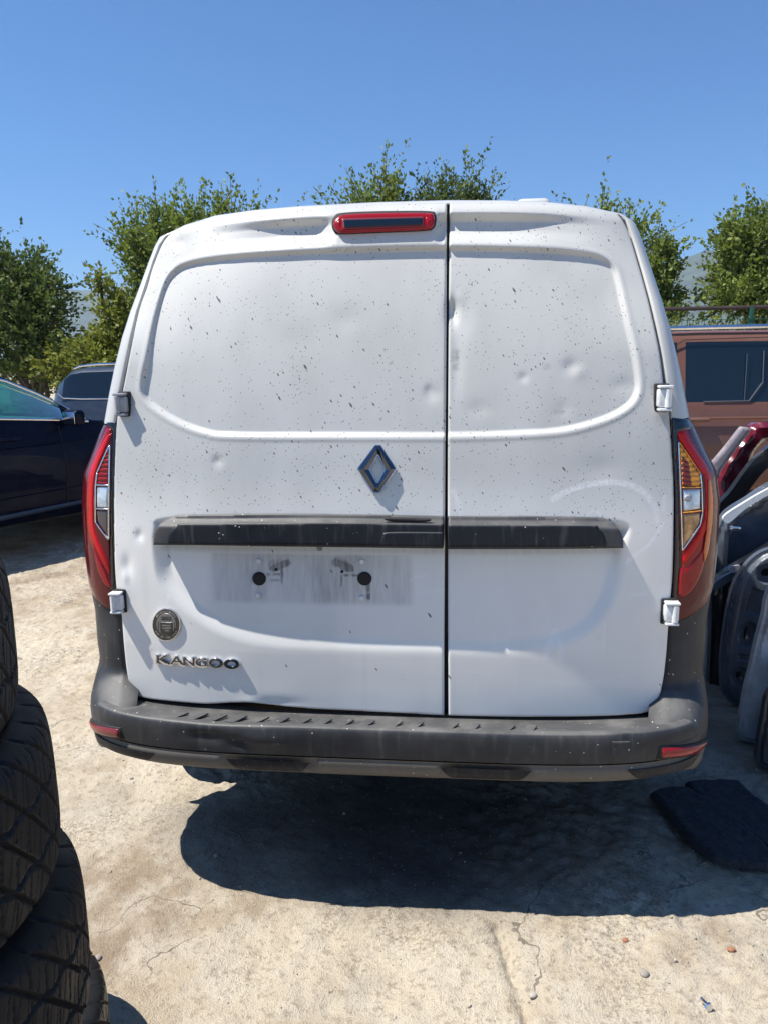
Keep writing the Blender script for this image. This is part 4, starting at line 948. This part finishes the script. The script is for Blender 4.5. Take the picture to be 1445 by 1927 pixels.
# copper brown people carrier, right
M_TRM = mat('brushed_trim', (.16, .17, .19), .35, .7); yB = 5.3; st = [(0, .9, .95), (.03, 1.04, 1.40), (.12, 1.07, 1.66), (.3, 1.07, 1.70), (1.2, 1.07, 1.715), (2.8, 1.06, 1.70), (3.1, 1.06, 1.62), (3.6, 1.05, 1.25), (3.75, 1.02, 1.08), (4.3, .95, .97), (4.5, .7, .72)]
brn, P, Wp, d_, n_ = car('parked_car', 'copper brown high roofed people carrier with dark side glass behind the scrap pile', (1.15, yB), (1, .0), 1.80, st, [(.45, .95), (1.06, 1.86), (1.92, 2.75)], M_BRN, M_DGL, [(3.05, 3.65)], wheels=(.75, 3.55), wr=.33, tum=.16)
X_ = lambda px, py=700: float(aty(px, py, yB)[0]-1.15)
Z_ = lambda px, py: float(aty(px, py, yB)[2])
bm = bmesh.new(); tube(bm, [P(.2, -.20, 1.70), P(.3, -.2, 1.735), P(2.9, -.2, 1.74), P(3.0, -.2, 1.68)], .022, 8); bobj('roof_rail', bm, M_CHR, brn)
bm = bmesh.new(); zb_ = 1.075
pl_ = [(X_(1330), zb_), (X_(1418), zb_+.005), (X_(1443), 1.24), (X_(1444), 1.52)]; tube(bm, [P(s, -.055-.16*max(0, z-1.07)+.004, z) for s, z in pl_], .006, 6); tube(bm, [P(X_(1412), -.055-.16*.4+.008, 1.50), P(X_(1408), -.052, 1.08)], .0035, 5); bobj('window_trim', bm, M_TRM, brn)
bm = bmesh.new(); tube(bm, [P(X_(1272), 0.004, .5), P(X_(1272), -.006, .9), P(X_(1273), -.05, 1.1), P(X_(1273), -.135, 1.57), P(X_(1292), -.14, 1.63), P(X_(1500), -.14, 1.645)], .004, 5); bobj('door_gap', bm, M_BLK, brn)
bm = bmesh.new(); bx(bm, P(X_(1315, 790), .02, Z_(1315, 790)), (.19, .035, .032), .013, None, 3); bobj('door_handle', bm, M_BRN, brn)
bm = bmesh.new(); tube(bm, [P(.1, -.002, .93), P(3.6, .002, .93)], .012, 6); bobj('body_crease', bm, M_BRN, brn)

# ================================================================== SCRAP PANELS, right
M_SCG = mat('bluish_grey_panel', (.075, .09, .115), .4, .1, coat=.4, nscale=8, namp=.3); M_SCL = mat('primer_grey_panel', (.34, .35, .36), .55, nscale=9, namp=.3)
M_SCD = mat('dark_grey_panel', (.035, .038, .045), .4, coat=.3, nscale=9, namp=.3); M_SCR = mat('dark_red_panel', (.13, .006, .018), .25, coat=.9, nscale=5); M_SCP = mat('pinkish_bare_metal', (.42, .36, .38), .35, .3, coat=.4, nscale=12)
M_SCB = mat('black_panel', (.008, .009, .012), .3, coat=.6)
def scrap(name, label, cat, pts, y, m, extra=None, holes=(), h=.012, rim=.02, lean=0., rnd=.0015, parent=None, off=0., n=5):
    f0 = lambda x, z: y+lean*(z)+off
    def fy(x, z): return y+lean*z+off
    poly = crv(xz(pts, fy), n); hs = [crv(xz(q, fy), 4) for q in holes]
    o = panel(name, poly, lambda x, z, sd: fy(x, z)+(extra(x, z, sd) if extra else 0), m, parent, h, rim, 0, holes=hs); o.data.set_sharp_from_angle(angle=math.radians(32))
    if label: tag(o, label, cat)
    return o
flange = lambda a, b: (lambda x, z, sd: a*(1-smooth(sd, .0, b)))
# nearest dark piece, pale fender, curved arch panel, door shells, red tailgate
e_ = scrap('scrap_body_panel', 'curved bluish grey inner wheel arch panel with slots standing nearest the van', 'car panel', [(1357, 1290), (1358, 1235), (1363, 1180), (1372, 1130), (1388, 1085), (1412, 1050), (1445, 1030), (1500, 1020), (1560, 1040), (1600, 1100), (1610, 1200), (1560, 1300), (1500, 1330), (1420, 1330), (1378, 1322), (1364, 1310)], 1.2, M_SCG, lambda x, z, sd: -.020*np.clip((sd-.018)/.006, 0, 1)+.014*np.clip((sd-.055)/.006, 0, 1)-.05*np.clip((x-1.25)*2.2, 0, 1)+.012*np.exp(-((x-1.31-.10*(z-.4))/.012)**2), [[(1399, 1182), (1405, 1176), (1408, 1190), (1404, 1203), (1397, 1202)], [(1385, 1262), (1396, 1265), (1394, 1278), (1383, 1274)], [(1430, 1070), (1445, 1068), (1447, 1084), (1431, 1082)]], .005, .03, .02)
g1 = scrap('scrap_body_panel', 'pale primer grey wing panel leaning at the right frame edge', 'car panel', [(1390, 1385), (1394, 1345), (1402, 1300), (1414, 1250), (1424, 1205), (1436, 1160), (1448, 1110), (1500, 1050), (1600, 1060), (1640, 1250), (1600, 1380), (1500, 1410), (1430, 1400), (1405, 1396)], .86, M_SCL, lambda x, z, sd: -.014*np.clip((sd-.012)/.005, 0, 1)-.06*np.clip((x-1.28)*2, 0, 1)**2+.004*np.sin(z*38+x*8)*(sd > .02), (), .005, .03, .03)
g2 = scrap('scrap_body_panel', 'small dark grey panel lowest at the right frame edge', 'car panel', [(1424, 1430), (1428, 1390), (1436, 1350), (1450, 1300), (1520, 1260), (1620, 1290), (1640, 1420), (1560, 1450), (1460, 1448), (1432, 1442)], .67, M_SCD, lambda x, z, sd: -.014*np.clip((sd-.012)/.005, 0, 1), (), .006, .03, .03)
c1 = scrap('scrap_car_door', 'dark grey stripped car door shell with bright edge strip', 'car door', [(1346, 1075), (1347, 1020), (1356, 985), (1372, 962), (1410, 938), (1445, 915), (1520, 880), (1620, 860), (1640, 1000), (1600, 1150), (1500, 1200), (1400, 1180), (1352, 1130)], 1.62, M_SCG, lambda x, z, sd: -.016*np.clip((sd-.016)/.005, 0, 1)+.02*np.clip((sd-.05)/.006, 0, 1), (), .010, .06, .0)
s_ = scrap('edge_strip', None, None, [(1362, 972), (1400, 946), (1445, 920), (1520, 884), (1524, 896), (1446, 932), (1405, 956), (1371, 984)], 1.60, M_HINGE, None, (), .01, .02, 0, .004, c1, -.035)  # chrome edge coloured white to look sunlit
bm = bmesh.new(); p_ = aty(1383, 994, 1.55); bx(bm, p_, (.045, .03, .02), .006); bobj('latch', bm, M_CHR, c1)
c2 = scrap('scrap_car_door', 'black door shell low in the scrap pile', 'car door', [(1340, 1330), (1338, 1200), (1342, 1110), (1362, 1080), (1420, 1045), (1500, 1000), (1600, 980), (1620, 1200), (1560, 1330), (1400, 1340)], 1.42, M_SCB, lambda x, z, sd: -.016*np.clip((sd-.02)/.006, 0, 1)+.02*np.clip((sd-.06)/.006, 0, 1), (), .012, .05, .0)
scrap('inner_rail', None, None, [(1344, 1098), (1375, 1078), (1420, 1060), (1425, 1068), (1380, 1090), (1346, 1112)], 1.38, M_SCG, None, (), .008, .02, 0, .004, c2)
scrap('bracket', None, None, [(1373, 1068), (1392, 1064), (1394, 1074), (1376, 1078)], 1.36, M_SCL, None, (), .006, .01, 0, .002, c2)
b1 = scrap('scrap_window_frame', 'black window frame sloping up over the stripped door', 'car panel', [(1350, 955), (1375, 925), (1400, 890), (1425, 860), (1460, 835), (1560, 800), (1570, 830), (1475, 862), (1440, 885), (1415, 915), (1390, 950), (1358, 985), (1344, 990)], 1.85, M_SCB, None, (), .010, .05, 0, .006)
r1 = scrap('scrap_tailgate', 'dark red crumpled car panel with pale metal edge on top of the pile', 'car panel', [(1352, 950), (1350, 905), (1360, 880), (1385, 842), (1406, 815), (1412, 802), (1424, 796), (1445, 794), (1520, 800), (1600, 830), (1600, 860), (1520, 832), (1462, 828), (1432, 834), (1415, 862), (1400, 895), (1378, 925)], 2.15, M_SCR, lambda x, z, sd: -.03*smooth(sd, 0, .025)+.006*np.sin(x*60+z*40), (), .009, .05, .0)
scrap('edge_flange', None, None, [(1340, 872), (1341, 868), (1366, 838), (1391, 806), (1396, 803), (1410, 805), (1411, 812), (1386, 845), (1358, 884), (1350, 900)], 2.10, M_SCP, lambda x, z, sd: -.008*smooth(sd, 0, .01), (), .008, .02, 0, .004, r1)
# a leaning stack further right, off frame, that shades the right-hand floor
bk = scrap('scrap_body_panel', 'long grey roof skin propped behind the door shells', 'car panel', [(1480, 760), (1700, 740), (1900, 800), (1900, 1180), (1600, 1200), (1500, 1180)], 1.75, M_SCG, None, (), .03, .05, .0)

# floor mats on the ground, right
M_MAT = mat('black_floor_mat', (.017, .018, .022), .85, nscale=60, namp=.3, bumpd=.003, bscale=300)
def floormat(name, label, pts, zoff):
    poly = crv(np.array([atz(a, b, .012)[:2] for a, b in pts]), 5)
    gl = lambda x, z: sum(ground_h(x+a, z+b) for a, b in ((0, 0), (.05, 0), (-.05, 0), (0, .05), (0, -.05), (.03, .03), (-.03, -.03)))/7
    hf = lambda x, z, sd: -(gl(x, z)+.011+zoff+.010*smooth(sd, 0, .012)-.004*smooth(sd, .02, .035)+.004*fbm(x*6, z*6, 2, 9)+.010*smooth(fbm(x*2.1, z*2.6, 2, 19), .1, .5))
    fr = lambda V: np.stack([V[:, 0], V[:, 2], -V[:, 1]], 1)
    o = panel(name, poly, hf, M_MAT, None, .007, .012, .004, frame=fr); tag(o, label, 'floor mat'); return o
floormat('floor_mat', 'black rubber floor mat nearest the bumper, lying partly over another', D2((1222, 1502))+[(1240, 1497), (1290, 1496)]+D2((1330, 1515))+[(1390, 1560), (1440, 1600)]+D2((1470, 1640), (1440, 1652))+[(1350, 1640), (1335, 1632), (1300, 1600), (1262, 1552)], .016)
floormat('floor_mat', 'black floor mat beneath and behind, reaching off the right edge', D2((1288, 1478))+[(1320, 1473)]+D2((1390, 1474))+[(1420, 1500), (1460, 1530)]+D2((1530, 1600), (1480, 1630))+[(1400, 1570), (1330, 1520)], .002)

# loose bits
M_STN = mat('stone', (.33, .30, .26), .9, nscale=40, namp=.3, bumpd=.004); M_ORB = mat('rusty_bit', (.30, .13, .07), .8)
def stone(c, r, m=M_STN, name='stone', sq=.6):
    bm = bmesh.new(); bmesh.ops.create_icosphere(bm, subdivisions=2, radius=r)
    for v in bm.verts:
        k = 1+.28*math.sin(v.co.x*190+c[0]*90)+.2*math.cos(v.co.y*230+c[1]*70); v.co = Vector((v.co.x*k, v.co.y*k*.8, v.co.z*sq))
    for v in bm.verts: v.co += Vector(c)
    return bobj(name, bm, m, None)
for px, py, r, m, lb, nm in ((1004, 1868, .009, M_STN, 'pale rounded stone by the broken crack', 'stone'), (1175, 1770, .008, M_ORB, 'brown stone just below the van shadow edge', 'stone'), (1377, 1795, .008, M_ORB, 'flat rust coloured chip near the right edge', 'metal_chip'), (183, 1800, .008, M_STN, 'dark pebble beside the tyre stack', 'stone'), (1212, 1832, .010, M_STN, 'flat pale stone flake on the sunlit floor', 'stone'), (246, 1464, .006, M_STN, 'dark pebble left of the bumper', 'stone'), (408, 1606, .007, M_STN, 'small white chip inside the van shadow', 'stone')):
    P_ = atz(px, py, .004); tag(stone((P_[0], P_[1], float(ground_h(np.array([P_[0]]), np.array([P_[1]]))[0])+.003), r*1.2, m, nm), lb, 'stone' if nm == 'stone' else 'metal chip')
P_ = atz(1327, 1893, .008); P_[2] = 0; gz_ = float(ground_h(np.array([P_[0]]), np.array([P_[1]]))[0])-.002; bm = bmesh.new(); tube(bm, [(P_[0]-.006, P_[1]+.012, gz_+.010+.006), (P_[0], P_[1], gz_+.010+.006), (P_[0]+.004, P_[1]-.008, gz_+.012+.006)], [.0045, .0045, .004], 10); tube(bm, [(P_[0]+.003, P_[1]-.006, gz_+.008+.006), (P_[0]+.006, P_[1]-.012, gz_+.009+.006)], .0095, 6)
tag(bobj('bolt', bm, M_CHR), 'small silver bolt lying on the ground near the bottom right', 'bolt')
# gravel dust: tiny angular grains, nobody could count
N = 5200; gx_ = rng.uniform(-1.3, 1.5, N); gy_ = rng.uniform(-1.0, 2.8, N); k = fbm(gx_*1.7+3, gy_*1.7, 3, 41)+rng.uniform(-.5, .3, N) > -.15; gx_, gy_ = gx_[k], gy_[k]; N = len(gx_)
gr = rng.uniform(.0010, .0034, N)*np.where(rng.uniform(0, 1, N) > .96, 2.1, 1); hz = ground_h(gx_, gy_)
base = np.array([(1, 0, 0), (0, 1, 0), (-1, .2, 0), (.1, -1, 0), (.1, 0, .8), (0, 0, -.6)], float); fc = np.array([(0, 1, 4), (1, 2, 4), (2, 3, 4), (3, 0, 4), (1, 0, 5), (2, 1, 5), (3, 2, 5), (0, 3, 5)])
an = rng.uniform(0, 6.3, N); ca, sa = np.cos(an), np.sin(an); bv = base[None]*rng.uniform(.6, 1.3, (N, 6, 1))*gr[:, None, None]
V = np.stack([bv[..., 0]*ca[:, None]-bv[..., 1]*sa[:, None]+gx_[:, None], bv[..., 0]*sa[:, None]+bv[..., 1]*ca[:, None]+gy_[:, None], bv[..., 2]+hz[:, None]+gr[:, None]*.3], -1)
F = (fc[None]+(np.arange(N)*6)[:, None, None]).reshape(-1, 3)
tag(obj('gravel', V.reshape(-1, 3), F, M_STN, None, False), 'fine loose gravel and dust scattered over the concrete', 'gravel', None, 'stuff')

# ================================================================== FENCE
fn = empty('mesh_fence', (4.4, 9.5, 0)); tag(fn, 'green wire mesh fence with brown top rail behind the brown car', 'fence')
M_RAIL = mat('brown_rail_paint', (.045, .032, .028), .5, nscale=8); M_GRN = mat('green_post_paint', (.012, .075, .045), .45, nscale=10)
bm = bmesh.new(); tube(bm, [(-3.4, 0, 2.165), (8, 0, 2.135)], .028, 8); bobj('top_rail', bm, M_RAIL, fn)
for k in range(-1, 4):
    bm = bmesh.new(); bx(bm, (-.27+k*2.5, 0, 1.08), (.06, .06, 2.16), .008); bobj('post', bm, M_GRN, fn)
bm = bmesh.new()
for k in range(150):
    x_ = -3.3+k*.075; tube(bm, [(x_, -.03, .1), (x_, -.03, 2.02), (x_+.0, .03, 2.10)], .0035, 4, False)
for z_ in np.arange(.2, 2.1, .2): tube(bm, [(-3.4, -.033, z_), (8, -.033, z_)], .0035, 4, False)
mw = bobj('wire_mesh', bm, M_GRN, fn, False); mw['kind'] = 'stuff'

# ================================================================== TREES
def leaves(pts, dirs, size, sd0, up=.35):
    """leaf-shaped quads at points; returns verts, faces, tint"""
    r = np.random.default_rng(sd0); n = len(pts)
    a = dirs+r.normal(0, .7, (n, 3)); a /= np.linalg.norm(a, axis=1)[:, None]
    nn_ = r.normal(0, 1, (n, 3))+np.array([0, 0, up]); b = np.cross(a, nn_); b /= np.linalg.norm(b, axis=1)[:, None]
    c = np.cross(a, b); s = size*r.uniform(.6, 1.25, n)[:, None]
    V = np.stack([pts, pts+a*s*.45+b*s*.30+c*s*.08, pts+a*s, pts+a*s*.45-b*s*.30+c*s*.08], 1)
    F = (np.arange(n)*4)[:, None]+np.arange(4)[None]
    return V.reshape(-1, 3), F
def tree(name, label, cat, base, blobs, nsh, lsz, m, seed, L=(.5, 1.1), per=22, upb=.8, trunk=True, group=None, spread=.05, shoots=1.0):
    """blobs: crown clumps (x,y,z,rx,ry,rz). Leafy shoots grow out of them"""
    r = np.random.default_rng(seed); root = empty(name, (base[0], base[1], 0)); tag(root, label, cat, group); org = np.array([base[0], base[1], 0.])
    wts = np.array([b[3]*b[5] for b in blobs]); wts = wts/wts.sum(); P = []; D = []; TN = []; bm = bmesh.new()
    for bi, b in enumerate(blobs):
        c = np.array(b[:3])-org; rad = np.array(b[3:6]); n = max(4, int(nsh*wts[bi]))
        for k in range(n):
            u = r.normal(0, 1, 3); u /= np.linalg.norm(u); q = r.uniform(.25, 1)**.5; ins = c+u*rad*q*.82
            dr = u*np.array([1, 1, .7])+np.array([0, 0, upb])+r.normal(0, .25, 3); dr /= np.linalg.norm(dr)
            ln = r.uniform(*L)*(1 if q > .6 else .6)*shoots; t = np.sort(r.uniform(0, 1, per)); bend = r.normal(0, .15, 3)*ln
            pp = ins+dr*ln*(t-.35)[:, None]+bend*(t**2)[:, None]; rr_ = spread*(1-.6*t)[:, None]
            P.append(pp+r.normal(0, 1, (per, 3))*rr_); D.append(np.tile(dr, (per, 1)))
            clump = r.uniform(0, 1); TN.append(np.clip(clump*.6+r.uniform(0, .5, per), 0, 1))
            if q > .7 and k % 3 == 0: tube(bm, [ins-dr*ln*.35, ins+dr*ln*.2, ins+dr*ln*.62+bend*.9], [.010, .006, .003], 4, False)
    P = np.concatenate(P); D = np.concatenate(D); TN = np.concatenate(TN)
    V, F = leaves(P, D, lsz, seed); obj('crown', V, F, m, root, False, {'tint': np.repeat(TN, 4)})
    for b in blobs:
        c = Vector(b[:3])-Vector(org); r0 = .05+.02*b[3]; k0 = Vector((0, 0, .7)) if trunk else Vector((0, 0, 0))
        tube(bm, [k0, k0.lerp(c, .5)+Vector((.1, .05, -.1)), c, c+Vector((0, 0, b[5]*.5))], [r0, r0*.7, r0*.45, .01], 6)
    tube(bm, [(0, 0, -.1), (.02, 0, .4), (0, 0, .9)], [.14, .11, .09], 8); bobj('trunk', bm, M_BARK, root)
    return root
def bl(px, py, y, rx, rz, ry_=None): P = aty(px, py, y); return (P[0], y, P[2], rx, ry_ or rx, rz)
tree('leafy_tree', 'dense dark green tree above the navy saloon at the left edge', 'tree', (-7.3, 11.0), [bl(20, 560, 10.9, 1.0, .85), bl(62, 615, 10.6, .60, .70), bl(-60, 540, 11.2, 1.1, 1.1), bl(10, 660, 11, .95, .65), bl(60, 545, 11, .48, .55), bl(20, 505, 11, .4, .42), bl(80, 685, 10.7, .6, .35)], 1000, .085, M_LEAFD, 1, (.4, .8), 24, .35)
tree('bushy_tree', 'loose yellow green bush between the dark tree and the van', 'bush', (-5.9, 10.4), [bl(195, 655, 10.2, .50, .30), bl(218, 590, 10.2, .24, .36), bl(165, 680, 10.3, .55, .22), bl(240, 620, 10.2, .32, .4), bl(225, 680, 10.1, .75, .38), bl(190, 535, 10.2, .17, .16), bl(130, 690, 10.2, .55, .28)], 560, .080, M_LEAFY, 2, (.25, .5), 20, .3)
tree('leafy_tree', 'broad green tree with upright shoots rising behind the left roof corner', 'tree', (-4.0, 11.0), [bl(300, 450, 11, .60, .50), bl(265, 485, 11, .35, .45), bl(385, 440, 11, .70, .45), bl(455, 450, 11, .5, .45), bl(360, 520, 11, 1.1, .7), bl(530, 480, 11, .45, .38), bl(255, 560, 11, .2, .4)], 820, 0.075, M_LEAF, 3, (.45, .95), 26, 1.0, spread=.045)
tree('shoot_tree', 'bright green tree top left of the roof seam, straight shoots', 'tree', (-1.5, 12.0), [bl(680, 420, 12, .40, .35), bl(722, 400, 12, .22, .45), bl(650, 450, 12, .4, .35), bl(735, 385, 12, .12, .45), bl(690, 490, 12, .6, .5)], 430, 0.075, M_LEAF, 4, (.5, 1.1), 28, 1.3, spread=.05)
tree('shoot_tree', 'duller green tree top right of the roof seam, straight shoots', 'tree', (-.2, 12.3), [bl(795, 420, 12.2, .26, .38), bl(838, 410, 12.2, .28, .35), bl(882, 395, 12.2, .24, .45), bl(850, 460, 12.2, .6, .45), bl(896, 415, 12.2, .15, .38)], 420, 0.073, M_LEAFD, 5, (.5, 1.1), 28, 1.3, spread=.05)
tree('shoot_tree', 'sparse young tree with thin spires behind the right roof corner', 'tree', (2.5, 11.2), [bl(1130, 425, 11, .18, .35), bl(1170, 430, 11, .14, .3), bl(1195, 450, 11, .25, .35), bl(1215, 480, 11, .22, .3), bl(1170, 520, 11, .6, .5), bl(1100, 430, 11, .15, .2)], 210, 0.068, M_LEAF, 6, (.45, .95), 22, 1.4, spread=.035)
tree('leafy_tree', 'slim light green tree just right of the van body', 'tree', (3.1, 10.6), [bl(1238, 505, 10.6, .24, .40), bl(1250, 560, 10.6, .22, .3), bl(1262, 480, 10.6, .12, .22), bl(1235, 590, 10.5, .35, .3)], 260, 0.072, M_LEAF, 7, (.2, .42), 22, .5)
tree('leafy_tree', 'full round tree behind the fence at the right edge', 'tree', (4.7, 10.6), [bl(1408, 480, 10.6, .50, .60), bl(1395, 535, 10.6, .34, .5), bl(1430, 440, 10.7, .45, .45), bl(1480, 470, 10.8, .7, .8), bl(1400, 560, 10.5, .7, .35), bl(1520, 540, 10.8, .8, .6), bl(1372, 450, 10.6, .2, .25)], 850, 0.078, M_LEAF, 8, (.3, .65), 24, .5)
tree('hedge', 'low green hedge growing through the wire fence', 'hedge', (4.0, 10.0), [(2.4+.62*k, 10.0, 1.55+.1*math.sin(k*2), .5, .25, .62) for k in range(8)], 800, .05, M_LEAFY, 9, (.2, .4), 18, .3, trunk=False)
tree('hedge', 'low green hedge along the far side behind the parked cars', 'hedge', (-4.0, 11.8), [(-8.5+.95*k, 12.2, .9+.2*math.sin(k*1.7), .75, .4, .8) for k in range(12)], 900, .07, M_LEAFD, 10, (.25, .5), 18, .3, trunk=False)

# ================================================================== HILLS
def hill(name, label, y, prof, depth, seed, m):
    xs_ = np.array([aty(p[0], p[1], y)[0] for p in prof]); zs_ = np.array([aty(p[0], p[1], y)[2] for p in prof])
    X = np.linspace(xs_[0], xs_[-1], 260); Z = np.interp(X, xs_, zs_); Z = np.convolve(np.pad(Z, 6, 'edge'), np.ones(13)/13, 'valid'); rows = []
    for t in np.linspace(0, 1, 26):
        Yr = y-depth*(1-t); zr = Z*smooth(t, -.25, 1)**1.2*(1+.10*fbm(X/230., X*0+t*4, 4, seed))+3.0*vnoise(X/9., X*0+t*30, seed)*t
        rows.append(np.stack([X, X*0+Yr, zr*(t > 0)-2*(t == 0)], 1))
    o = loft(name, rows, m, None); tag(o, label, kind='structure'); return o
M_HILL = mat('forest_hill', (.045, .065, .035), .95, nscale=.02, namp=.4)
hill('hills', 'blue wooded ridge far off behind the left trees', 2600, [(-900, 600), (-300, 560), (60, 552), (150, 548), (185, 553), (250, 548), (420, 530), (700, 560), (1000, 590), (1150, 560)], 900, 3, M_HILL)
hill('hills', 'higher blue slope behind the right trees', 2200, [(1000, 660), (1120, 560), (1230, 500), (1300, 480), (1400, 455), (1700, 440), (2300, 500)], 900, 5, M_HILL)
# air between here and the hills
hz_ = bpy.data.materials.new('haze'); hz_.use_nodes = True; t_ = hz_.node_tree; t_.nodes.clear()
pv = t_.nodes.new('ShaderNodeVolumePrincipled'); pv.inputs['Color'].default_value = (.62, .78, 1, 1); pv.inputs['Density'].default_value = .00022; pv.inputs['Anisotropy'].default_value = .1
mo = t_.nodes.new('ShaderNodeOutputMaterial'); t_.links.new(pv.outputs[0], mo.inputs['Volume'])
bm = bmesh.new(); bx(bm, (0, 1700, 199), (12400, 8600, 402)); hzo = bobj('haze', bm, hz_, None, False)
hzo.location = (0, 0, 0); tag(hzo, 'thin bluish summer haze', kind='stuff')
